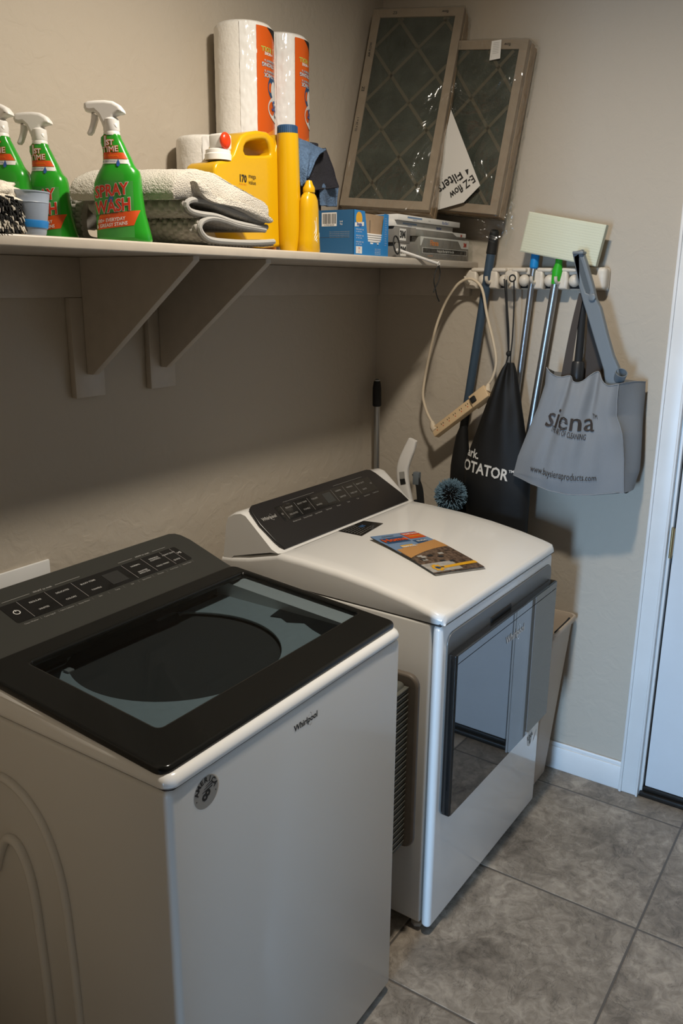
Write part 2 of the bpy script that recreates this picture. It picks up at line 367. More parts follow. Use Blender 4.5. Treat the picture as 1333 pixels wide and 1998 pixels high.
# ------------------------------------------------------------ the room
CZ = 2.68
struct('floor', MB().rbox((-5.6, -2.9, -0.1), (0.25, 0.1, 0.0), M_floor, 0))
struct('ceiling', MB().rbox((-5.6, -2.9, CZ), (0.25, 0.1, CZ + 0.1), M_ceil, 0))
struct('wall_back', MB().rbox((-5.6, 0.0, 0.0), (0.25, 0.12, CZ), M_wall, 0))
w = MB().rbox((0.0, -1.02, 0.0), (0.14, 0.0, CZ), M_wall, 0)
w.rbox((0.0, -2.9, 2.06), (0.14, -1.02, CZ), M_wall, 0).rbox((0.0, -2.9, 0.0), (0.14, -2.02, 2.06), M_wall, 0)
struct('wall_right', w)
struct('wall_front', MB().rbox((-5.6, -3.02, 0.0), (0.25, -2.9, CZ), M_wall, 0))
w = MB().rbox((-2.36, -0.86, 0.0), (-2.24, 0.0, CZ), M_wall, 0)
struct('wall_left', w)
# door in the right wall with its casing, jamb, threshold
T1 = MB()
T1.rbox((-0.018, -1.088, 0.0), (0.0, -1.0236, 2.056), M_trim, 0.004)
T1.rbox((-0.0185, -2.081, 2.055), (0.0, -1.0236, 2.12), M_trim, 0.004)
T1.rbox((-0.018, -2.08, 0.0), (0.0, -2.016, 2.056), M_trim, 0.004)
T1.rbox((-0.024, -1.0335, 0.0), (-0.016, -1.0236, 2.054), M_trim, 0.003)
T1.rbox((-0.024, -1.088, 0.0), (-0.016, -1.080, 2.054), M_trim, 0.003)
T1.rbox((0.0, -1.097, 0.0), (0.14, -1.020, 2.06), M_trim, 0.002)
struct('trim_1', T1)
D1 = struct('door_1', MB().rbox((0.006, -2.01, 0.035), (0.05, -1.103, 2.045), M_doorpaint, 0.003))
hg = MB().rbox((-0.004, -1.104, 0.86), (0.012, -1.094, 0.95), M_brass, 0.002).tube([(-0.006, -1.099, 0.855), (-0.006, -1.099, 0.955)], 0.005, M_brass, 10)
part(D1, 'hinge', hg)
tr = MB().rbox((-0.012, -2.016, 0.0), (0.14, -1.090, 0.018), M_thresh, 0.004).rbox((0.0, -2.016, 0.018), (0.14, -1.10, 0.034), M_thresh, 0.003)
struct('trim_2', tr)
bb = MB()
bb.rbox((-0.014, -1.0236, 0.0), (0.0, 0.0, 0.088), M_trim, 0.002).rbox((-0.009, -1.0236, 0.086), (0.0, 0.0, 0.1037), M_trim, 0.004)
struct('baseboard_right', bb)
struct('baseboard_back', MB().rbox((-2.24, -0.014, 0.0), (-0.014, 0.0, 0.1037), M_trim, 0.003))

# ceiling light (its bulb is the warm lamp above)
cl = thing('ceiling_light', 'small round ceiling light above the washer, out of the frame', 'light', (-1.26, -0.96, CZ))
part(cl, 'base', MB().lathe([(0.09, -0.06), (0.10, -0.06), (0.12, -0.01), (0.12, 0.0), (0.001, 0.0), (0.001, -0.03), (0.09, -0.03), (0.09, -0.06)], M_trim, 32, caps=False))

# ------------------------------------------------------------ shelf
SZ = 1.7512; SY = -0.391
sh = thing('wall_shelf', 'long grey-beige painted shelf on the back wall holding the cleaning supplies', 'shelf', (-1.1, 0, SZ - 0.02))
part(sh, 'shelf_board', MB().rbox((-2.235, SY, SZ - 0.0204), (-0.0015, -0.001, SZ), M_shelf, 0.004, 3), True)
part(sh, 'cleat', MB().rbox((-2.235, -0.019, 1.642), (-0.0015, -0.0005, SZ - 0.021), M_shelf, 0.002), True)
part(sh, 'cleat', MB().rbox((-0.019, SY + 0.02, 1.642), (-0.0005, -0.02, SZ - 0.021), M_shelf, 0.002), True)
for bx in (-1.3739, -1.1363):
    g = MB().solid([[(-0.020, SZ - 0.021), (-0.372, SZ - 0.021), (-0.372, SZ - 0.030), (-0.040, 1.466), (-0.020, 1.466)]], 0.019, M_shelf, 0.0012, FX(bx + 0.044))
    gp = part(sh, 'bracket', g, True)
    part(gp, 'backing_plate', MB().rbox((bx, -0.0188, 1.4119), (bx + 0.0877, -0.0006, 1.6415), M_shelf, 0.002), True)

# ------------------------------------------------------------ washer
wa = thing('washing_machine', 'white top-loading washing machine with a black framed glass lid, nearest the camera', 'washing machine', (-1.8886, -0.8027, 0), 0.0015)
W = 0.699
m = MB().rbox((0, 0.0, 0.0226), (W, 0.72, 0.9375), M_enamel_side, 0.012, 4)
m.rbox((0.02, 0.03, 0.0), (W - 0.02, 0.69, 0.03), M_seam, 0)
def archtube(pts, r):
    m.tube(smooth_path([(0.0035 - r * 0.88, p[1], p[2]) for p in pts], 6), r, M_enamel_side, 12)
archtube([(0, .47, .60), (0, .44, .665), (0, .415, .69), (0, .385, .68), (0, .36, .62), (0, .35, .5), (0, .345, .35), (0, .345, .1)], 0.009)
archtube([(0, .50, .80), (0, .40, .815), (0, .32, .77), (0, .275, .67), (0, .262, .52), (0, .258, .35), (0, .257, .1)], 0.008)
cab = part(wa, 'cabinet', m)
# white top deck: rolled front rim, opening over the tub
m = MB()
def rr(x0, y0, x1, y1, r, z, n=6):
    P = []
    for cx, cy, a0 in ((x1 - r, y0 + r, -90), (x1 - r, y1 - r, 0), (x0 + r, y1 - r, 90), (x0 + r, y0 + r, 180)):
        for k in range(n + 1):
            a = math.radians(a0 + 90 * k / n); P.append((cx + r * math.cos(a), cy + r * math.sin(a), z))
    return P
prof = [(0.006, 0.9385), (0.0, 0.9405), (-0.003, 0.945), (-0.003, 0.951), (0.000, 0.957), (0.006, 0.9615), (0.014, 0.962), (0.022, 0.9585), (0.030, 0.953), (0.05, 0.951)]
rings = [[(p[0], p[1], p[2] + (0.0 if i_ < 3 else min(1, (i_ - 2) / 3)) * .036 * max(0, p[1]) / .48) for p in rr(i, i, W - i, 0.60 - i, max(0.022 - i * .3, 0.006), z)] for i_, (i, z) in enumerate(prof)]
rings.append([(p[0], p[1], 0.945) for p in rings[-1]])
m.loft(rings, M_enamel, caps=False)
part(wa, 'top_deck', m, label='white rolled top edge')
part(wa, 'seam', MB().loft([rr(.005, .005, W - .005, .70, .012, 0.930), rr(.005, .005, W - .005, .70, .012, 0.9395)], M_seam))
m = MB()
CXT, CYT = 0.353, 0.328
m.solid([[(0.03, 0.03), (W - 0.012, 0.03), (W - 0.012, 0.47), (0.03, 0.47)], [(CXT + 0.213 * math.cos(a * math.pi / 32), CYT + 0.213 * math.sin(a * math.pi / 32)) for a in range(64)]], 0.006, M_tubwhite, 0.0015, Matrix.Translation((0, 0, 0.948)))
part(wa, 'tub_ring', m)
m = MB()
m.lathe([(0.216, 0.946), (0.222, 0.935), (0.222, 0.915), (0.213, 0.905), (0.235, 0.89), (0.24, 0.86), (0.243, 0.85), (0.240, 0.80), (0.245, 0.79), (0.240, 0.70), (0.245, 0.69), (0.24, 0.50), (0.20, 0.45), (0.05, 0.47), (0.001, 0.50)], M_tubsteel, 64, Matrix.Translation((CXT, CYT, 0)), caps=False)
part(wa, 'tub', m)
m = MB()
for ol in ([(0.03, 0.455), (0.03, 0.37), (0.11, 0.395), (0.165, 0.45), (0.25, 0.505), (0.44, 0.512), (0.44, 0.47), (0.48, 0.44), (0.50, 0.47)],
           [(W - 0.014, 0.30), (0.605, 0.285), (0.612, 0.26), (0.600, 0.235), (0.618, 0.20), (0.600, 0.165), (0.583, 0.120), (W - 0.014, 0.080)]):
    m.solid([ol], 0.002, M_darkplastic, 0, Matrix.Translation((0, 0, 0.9523)))
m.rbox((0.16, 0.425, 0.952), (0.175, 0.440, 0.956), M_ink, 0.001)
part(wa, 'dispenser_tray', m, label='black dispenser tray under the glass')
LT = Matrix.Translation((0, 0.010, 0.966)) @ Matrix.Rotation(math.atan(0.038 / 0.47), 4, 'X')
def rr2(x0, y0, x1, y1, r): return [(p[0], p[1]) for p in rr(x0, y0, x1, y1, r, 0, 5)]
m = MB().solid([rr2(0.0, 0.0, W + 0.001, 0.470, 0.022), rr2(0.079, 0.089, 0.681, 0.419, 0.010)], 0.016, M_lidframe, 0.006, LT, 3)
lid = part(wa, 'lid_frame', m)
part(lid, 'lid_glass', MB().rbox((0.076, 0.086, 0.001), (0.684, 0.422, 0.0045), M_lidglass, 0, T=LT))
# console
SA = math.atan(0.31); CS, SN = math.cos(SA), math.sin(SA)
CT = Matrix.Translation((0, 0.4797, 1.004)) @ Matrix.Rotation(SA, 4, 'X')
m = MB().solid([rr2(0.0, 0.0, 0.704, 0.198, 0.004)[0:6] + [(0.704, 0.03), (0.708, 0.15), (0.703, 0.178), (0.694, 0.192), (0.678, 0.199), (0.022, 0.199), (0.006, 0.192), (-0.003, 0.178), (-0.006, 0.15), (0.0, 0.03), (0.0, 0.0)]], 0.022, M_console, 0.004, CT @ Matrix.Translation((0, 0, -0.011)), 3)
m.loft([[(x, .484, .950) for x in (0.004, W - .004)] + [(x, .70, .950) for x in (W - .004, 0.004)], [(x, .484, .99) for x in (0.004, W - .004)] + [(x, .668, 1.045) for x in (W - .004, 0.004)]], M_console)
con = part(wa, 'console', m)
e = 0.0004
fw = lambda a, t: tuple(CT @ Vector((a, t, e)))
m = MB().solid([rr2(0.150, 0.078, 0.642, 0.142, 0.006)], 0.0008, M_blackgloss, 0, CT @ Matrix.Translation((0, 0, 0.0003)))
fw2 = lambda a, t: tuple(CT @ Vector((a, t, 0.0011)))
cols = [0.190, 0.258, 0.326, 0.392, 0.462, 0.522, 0.584, 0.622]
for x in (0.190, 0.258, 0.326, 0.468, 0.528, 0.588, 0.622): m.poly([(x, .08), (x + .0008, .08), (x + .0008, .14), (x, .14)], M_ink, fw2)
m.poly([(0.402, .088), (0.448, .088), (0.448, .130), (0.402, .130)], mat('display', (0.035, 0.035, 0.034), 0.3), fw2)
names = [(0.224, 'REGULAR', 'WHITES'), (0.292, 'DELICATES', 'COLORS'), (0.360, 'BULKY ITEMS', 'TOWELS'), (0.498, 'NORMAL', 'SANITIZE\nWITH OXI'), (0.558, 'WRINKLE\nCONTROL', 'COLD WASH'), (0.605, 'HEAVY DUTY', 'QUICK')]
for x, a, b_ in names:
    m.text(a, 0.0068, M_inkdim, fw2, at=(x, .124), bold=.01); m.text(b_, 0.0068, M_inkdim, fw2, at=(x, .095), bold=.01)
ring = [(0.170 + .0075 * math.cos(k * math.pi / 10), .110 + .0075 * math.sin(k * math.pi / 10)) for k in range(20)]
for k in range(20):
    a, b_ = ring[k], ring[(k + 1) % 20]; q = lambda p, s: (0.170 + (p[0] - .170) * s, .110 + (p[1] - .110) * s)
    m.poly([a, b_, q(b_, .75), q(a, .75)], M_inkw, fw2)
m.poly([(0.1693, .112), (0.1707, .112), (0.1707, .1185), (0.1693, .1185)], M_inkw, fw2)
m.text('>II', 0.012, M_inkw, fw2, at=(0.632, .115))
for x0, x1, s in ((0.165, 0.36, 'WHAT to wash'), (0.47, 0.62, 'HOW to wash')):
    xm = (x0 + x1) / 2
    m.poly([(x0, .1515), (xm - .032, .1515), (xm - .032, .1525), (x0, .1525)], M_ink, fw); m.poly([(xm + .032, .1515), (x1, .1515), (x1, .1525), (xm + .032, .1525)], M_ink, fw)
    m.text(s, 0.0072, M_inkdim, fw, at=(xm, .152))
for i, s in enumerate(('Clean Washer', 'Cycle Signal', 'Fabric Softener', 'Deep Water', 'Spin', 'Temp', 'Soil', 'Extra Rinse', 'Presoak', 'Auto Dose', 'Steam Clean')):
    m.text(s, 0.0056, M_ink, fw, at=(0.175 + .0435 * i + (0.004 if i > 4 else 0), .0695)); m.poly([(0.197 + .0437 * i, .066), (0.1974 + .0437 * i, .066), (0.1974 + .0437 * i, .073), (0.197 + .0437 * i, .073)], M_ink, fw)
part(con, 'control_strip', m, label='glossy black strip of touch buttons', recalc=False)
# badge and round sticker on the front
ff = lambda a, b_: (a, -0.0006, b_)
def whirl(mb, size, at, f, mk, mr):
    mb.text('Whirlpool', size, mk, f, at=at, bold=.03)
    c = at; r0 = size * .62                    # the swirl behind the word
    for k in range(14):
        a0, a1 = math.radians(-130 + k * 20), math.radians(-110 + k * 20)
        if 4 <= k <= 5 or 11 <= k <= 12: continue
        P = [(c[0] + size * .75 + (r0 * s) * math.cos(a) * .55, c[1] + (r0 * s) * math.sin(a) * 1.25) for a, s in ((a0, 1.0), (a1, 1.0), (a1, .9), (a0, .9))]
        mb.poly(P, mr, f)
m = MB(); whirl(m, 0.0175, (0.349, 0.8985), ff, M_inkk, M_chrome)
part(cab, 'badge', m, label='dark lettered maker badge', recalc=False)
m = MB(); ST = 0.080, 0.8985
m.poly([(ST[0] + .028 * math.cos(k * math.pi / 16), ST[1] + .028 * math.sin(k * math.pi / 16)) for k in range(32)], M_sticker, lambda a, b_: (a, -0.0004, b_))
for k, chh in enumerate('AMERICA'):
    a = math.radians(165 - k * 25); m.text(chh, 0.0125, M_inkk, ff, at=(ST[0] + .0215 * math.cos(a), ST[1] + .0215 * math.sin(a)), rot=a - math.pi / 2, bold=.04)
m.text('.', .02, M_inkk, ff, at=(ST[0] + .022, ST[1] - .002)); m.text('.', .02, M_inkk, ff, at=(ST[0] - .022, ST[1] - .002))
for s in (0, 1, 2):
    y0 = ST[1] + .002 + s * .0045
    m.poly([(ST[0] - .010 + s * .004, y0 - .001), (ST[0] + .014, y0 + .002), (ST[0] + .015, y0 + .0045), (ST[0] - .008 + s * .004, y0 + .0005)], M_inkk, ff)
m.text('8', 0.028, M_inkk, ff, at=(ST[0] - .001, ST[1] - .006), bold=.03, rot=-.9)
part(cab, 'sticker', m, label='round black printed sticker', recalc=False)

# ------------------------------------------------------------ dryer
dr = thing('clothes_dryer', 'white front-loading clothes dryer with a smoked glass door, right of the washer', 'dryer', (-0.9861, -0.7978, 0), -0.0173)
W2 = 0.7191; ZS = 0.893
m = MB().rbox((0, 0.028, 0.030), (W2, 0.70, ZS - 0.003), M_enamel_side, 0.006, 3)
cab2 = part(dr, 'cabinet', m)
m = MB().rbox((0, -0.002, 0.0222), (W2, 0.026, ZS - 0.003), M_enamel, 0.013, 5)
fp = part(dr, 'front_panel', m)
part(dr, 'seam', MB().rbox((0.003, 0.004, ZS - 0.005), (W2 - 0.003, 0.69, ZS + 0.003), M_seam, 0))
for fx, fy in ((0.03, 0.05), (W2 - 0.03, 0.05), (0.03, 0.64), (W2 - 0.03, 0.64)):
    part(dr, 'levelling_foot', MB().lathe([(0.016, 0.0), (0.016, 0.010), (0.008, 0.012), (0.008, 0.032)], M_offwhite, 6, Matrix.Translation((fx, fy, 0))))
# curved top
def topz(y):
    return lerp([(0.0, 0.918), (0.03, 0.926), (0.10, 0.941), (0.20, 0.957), (0.30, 0.968), (0.42, 0.975), (0.50, 0.977), (0.515, 0.972), (0.60, 0.950), (0.66, 0.940), (0.70, 0.936)], y)[0]
ys = [0.0, 0.015, 0.03, 0.06, 0.10, 0.15, 0.20, 0.25, 0.30, 0.36, 0.42, 0.47, 0.50, 0.515, 0.55, 0.60, 0.66, 0.69, 0.70]
rings = []
for k, y in enumerate(ys):
    t = topz(y); r = 0.016; X = []
    ring = [(0.002, ZS)]
    for a in range(7):
        q = math.radians(180 - 90 * a / 6); ring.append((r - .004 + r * math.cos(q) + .001, t - r + r * math.sin(q)))
    ring += [(0.05, t + .0005), (0.065, t - .0012), (W2 - .065, t - .0012), (W2 - .05, t + .0005)]
    for a in range(7):
        q = math.radians(90 - 90 * a / 6); ring.append((W2 - r + .003 + r * math.cos(q), t - r + r * math.sin(q)))
    ring.append((W2 - .002, ZS))
    q_ = .003 if k == 0 else 0.0
    rings.append([(x + (q_ if x < W2 / 2 else -q_), y, z) for x, z in ring])
# rolled front edge
first = rings[0]; fr = []
for dy, dz, ins in ((-0.006, -0.0225, 0.0), (-0.0075, -0.014, 0.0), (-0.006, -0.007, 0.0), (-0.002, -0.001, 0.0)):
    q_ = .015 if dz < -.02 else .010 if dz < -.01 else .007 if dz < -.005 else .005
    fr.append([(x + (q_ if x < W2 / 2 else -q_), dy, max(min(z + dz, z), ZS if z <= ZS + .001 else ZS + .002)) if z > ZS + .001 else (x, dy, ZS) for x, _, z in first])
m = MB().loft(fr + rings, M_enamel)
top2 = part(dr, 'top_panel', m, angle=50)
# console housing with two white cheeks and the black panel between
CT2 = Matrix(((1, 0, 0, 0), (0, .8074, -.59, 0.500), (0, .59, .8074, 0.972), (0, 0, 0, 1)))
cheek = [(0.492, 0.977), (0.52, 0.9745), (0.66, 0.938), (0.700, 0.905), (0.702, 0.93), (0.688, 1.03), (0.680, 1.052), (0.655, 1.066), (0.630, 1.072), (0.612, 1.068), (0.600, 1.058), (0.515, 0.985)]
m = MB()
def ringx(x, ins):
    cy, cz = .60, .99
    return [(x, cy + (y - cy) * (1 - ins), cz + (z - cz) * (1 - ins)) for y, z in cheek]
m.loft([ringx(0.0, .06), ringx(0.006, .02), ringx(0.016, 0.0), ringx(W2 - 0.016, 0.0), ringx(W2 - 0.006, .02), ringx(W2, .06)], M_enamel)
con2 = part(dr, 'console', m, angle=40)
th2 = math.atan2(1.058 - .985, .600 - .515)
CT2 = Matrix.Translation((0, 0.507, 0.979)) @ Matrix.Rotation(th2, 4, 'X')
bot = math.hypot(.075, .085)
pan = [(0.030, -0.004), (0.020, 0.03), (0.012, 0.09), (0.016, 0.135), (0.024, 0.148), (0.036, 0.154), (W2 - .105, 0.154), (W2 - .088, 0.149), (W2 - .074, 0.132), (W2 - .030, 0.03), (W2 - .024, -0.004)]
m = MB().solid([pan], 0.010, M_consolew, 0.003, CT2 @ Matrix.Translation((0, 0, 0.004)), 2)
pn = part(dr, 'control_panel', m, label='black control panel')
fd = lambda a, t: tuple(CT2 @ Vector((a, t, 0.0096)))
m = MB()
m.patch(0.105, 0.072, 0.59, 0.126, M_blackgloss, lambda a, t: tuple(CT2 @ Vector((a, t, 0.0093))), 1, 1)
lab = [('REGULAR', 'DELICATES'), ('BULKY ITEMS', 'TOWELS'), ('COLORS', 'WHITES'), None, ('NORMAL', 'SANITIZE'), ('WRINKLE', 'TIMED DRY'), ('HEAVY DUTY', 'QUICK')]
for i, l in enumerate(lab):
    x = 0.16 + i * 0.0615
    if l is None: m.poly([(x - .020, .082), (x + .020, .082), (x + .020, .118), (x - .020, .118)], mat('dryer_display', (0.05, 0.052, 0.05), 0.3), fd); continue
    m.text(l[0], .0075, M_ink, fd, at=(x, .112)); m.text(l[1], .0075, M_ink, fd, at=(x, .088))
    m.poly([(x - .031, .076), (x - .0302, .076), (x - .0302, .122), (x - .031, .122)], M_ink, fd)
m.text('>II', .010, M_ink, fd, at=(0.578, .100)); m.text('o', .014, M_ink, fd, at=(0.117, .099))
for i, s in enumerate(('Wrinkle Shield', 'Damp Dry Signal', 'Steam Refresh', 'Cycle Signal', 'Dryness', 'Temp', 'Time', 'Static Reduce', 'Control Lock')):
    m.text(s, .006, M_ink, fd, at=(0.15 + i * .052, .064))
m.poly([(0.15, .132), (0.30, .132), (0.30, .1326), (0.15, .1326)], M_ink, fd); m.poly([(0.40, .132), (0.56, .132), (0.56, .1326), (0.40, .1326)], M_ink, fd)
whirl(m, 0.0145, (0.060, 0.100), fd, M_ink, M_ink)
part(pn, 'touch_buttons', m, recalc=False)
# black instruction label on the top
ft = lambda a, b_: (a, b_, topz(b_) + 0.0002)
Lc = [Mx(dr).inverted() @ Vector(p) for p in ((-0.7040,-0.3029,0.9755), (-0.5725,-0.2976,0.9755), (-0.5528,-0.3739,0.9755), (-0.6996,-0.3895,0.9755))]
def fl(a, b_, o=0.0004): p = (Lc[0] * (1 - a) + Lc[1] * a) * (1 - b_) + (Lc[3] * (1 - a) + Lc[2] * a) * b_; return (p.x, p.y, topz(p.y) + o)
m = MB().grid(lambda u, v: fl(u, v), 4, 8, M_blackgloss)
for i in range(8): m.text('INSTALLATION  AND  LINT  SCREEN  CLEANING' [:38 - (i % 3) * 5], .052, M_ink, lambda a, b_: fl(max(0, min(1, .05 + a * .62)), max(0, min(1, .10 + .112 * i - b_)), .0008), align='LEFT')
m.patch(.50, .42, .66, .60, M_capblue, lambda a, b_: fl(a, b_, .0010), 1, 1)
part(top2, 'instruction_label', m, label='small black instruction label', recalc=False)
# door opening, glass door
m = MB().solid([rr2(0.026, 0.352, 0.704, 0.862, 0.03)], 0.006, mat('recess_grey', (0.15, 0.15, 0.145), 0.3), 0.002, FY(-0.0035))
rc = part(dr, 'door_recess', m)
m = MB().rbox((0.030, -0.030, 0.362), (0.694, -0.006, 0.812), M_blackgloss, 0.004, 3)
dd = part(dr, 'door', m)
part(dd, 'door_glass', MB().rbox((0.034, -0.0318, 0.366), (0.690, -0.0295, 0.788), M_doorglass, 0))
part(dd, 'door_handle', MB().rbox((0.034, -0.0318, 0.7905), (0.690, -0.0295, 0.8105), M_doorglass, 0.0))
part(rc, 'handle_grip', MB().rbox((0.27, -0.010, 0.812), (0.40, -0.005, 0.826), M_black, 0.003))
m = MB(); whirl(m, 0.030, (0.385, 0.745), lambda a, b_: (a, -0.0326, b_), M_inkw, M_chrome)
part(dd, 'badge', m, label='silver lettered maker badge', recalc=False)
m = MB()
m.poly([(0.640 + .020 * math.cos(k * math.pi / 12), .292 + .030 * math.sin(k * math.pi / 12)) for k in range(24)], M_inkw, lambda a, b_: (a, -0.0024, b_))
m.text('USA', 0.022, M_inkk, lambda a, b_: (a, -0.0028, b_), at=(0.640, .296), bold=.03, rot=.15); m.text('8', 0.022, M_inkk, lambda a, b_: (a, -0.0028, b_), at=(0.640, .278), bold=.03)
m.poly([(0.668, .262), (0.694, .286), (0.694, .297), (0.672, .276)], M_inkw, lambda a, b_: (a, -0.0024, b_))
part(fp, 'sticker', m, label='small white sticker with black print', recalc=False)

# ------------------------------------------------------------ magazine on the dryer
mg = thing('magazine', 'home improvement magazine with an orange and blue cover lying on the dryer', 'magazine', (-0.7373,-0.5704,0.9580))
A_, B_, C_, D_ = [Vector((-0.7160,-0.4278,0.9680)), Vector((-0.5655,-0.4879,0.9660)), Vector((-0.6411,-0.7505,0.9430)), Vector((-0.8046,-0.6824,0.9370))]
def fm(a, b_, h=0.0):      # a 0..1 along the top edge, b 0..1 down the page
    p = (A_ * (1 - a) + B_ * a) * (1 - b_) + (D_ * (1 - a) + C_ * a) * b_
    z = topz(max(0, (Mx(dr).inverted() @ p).y))
    return (p.x, p.y, z + 0.0042 + h + 0.002 * math.sin(math.pi * b_) ** 2 + 0.006 * (1 - a) * (1 - b_) ** 3)
m = MB()
for k in range(3): m.grid(lambda u, v: tuple(Vector(fm(u + (.012 - .006 * k), v + (.01 - .005 * k))) - Vector((0.0, .0, .0033 - .0011 * k))), 6, 10, M_maggrey)
part(mg, 'pages', m, True, recalc=False)
m = MB().grid(lambda u, v: fm(u, v, .0004), 8, 14, M_skyblue)
F = lambda h: (lambda a, b_: fm(a, b_, h))
def mp(x0, y0, pts, mt, h): m.poly([(p[0], p[1]) for p in pts], mt, F(h))
m.grid(lambda u, v: fm(u, .50 + v * .5, .0009), 8, 8, M_magbrown)
m.grid(lambda u, v: fm(.02 + .98 * u, (.50 + .14 * (1 - u) ** 2) * (1 - v) + v * (.30 + .12 * (1 - u)), .0014), 8, 4, M_magorange)
m.grid(lambda u, v: fm(.0 + .6 * u, .80 + v * .18 , .0016), 6, 4, M_maggrey)
for k in range(9):
    a0 = .1 + R_.random() * .75; b0 = .60 + R_.random() * .2; m.patch(a0, b0, a0 + .1, b0 + .035, M_maggrey if k % 2 else M_black, F(.0017), 2, 2)
m.grid(lambda u, v: fm(.30 + .70 * u, .885 - .02 * u + v * .045, .0021), 6, 2, M_magyellow)
for k in range(8): m.patch(.17 + .07 * math.cos(k * .785), .885 + .05 * math.sin(k * .785), .22 + .07 * math.cos(k * .785), .92 + .05 * math.sin(k * .785), M_magyellow, F(.0023), 1, 1)
m.patch(.17, .885, .225, .925, M_capblue, F(.0026), 1, 1)
m.patch(.62, .03, .98, .20, M_orangered, F(.0012), 4, 3)
m.patch(.07, .10, .56, .25, M_capblue, F(.0011), 4, 3)
m.patch(.20, .33, .46, .44, M_magyellow, F(.0011), 3, 2)
m.patch(.60, .24, .86, .34, M_capblue, F(.0011), 3, 2)
tx = lambda s, size, mt, a, b_, bold=.03, sx=1.0: m.text(s, size, mt, lambda x, y: fm(a + x, b_ - y * .62, .0027), bold=bold, sx=sx)
tx('Home', .19, M_orangered, .30, .18, .04, 1.05); tx('The Arizona', .05, M_inkk, .30, .065); tx('HOME SHOW', .062, M_inkw, .80, .08); tx('FREE ISSUE', .062, M_magyellow, .80, .155)
tx('REMODEL', .07, M_inkw, .33, .385); tx('GUIDE', .07, M_inkw, .73, .29); tx('House', .06, M_inkk, .24, .90)
part(mg, 'cover', m, True, recalc=False)

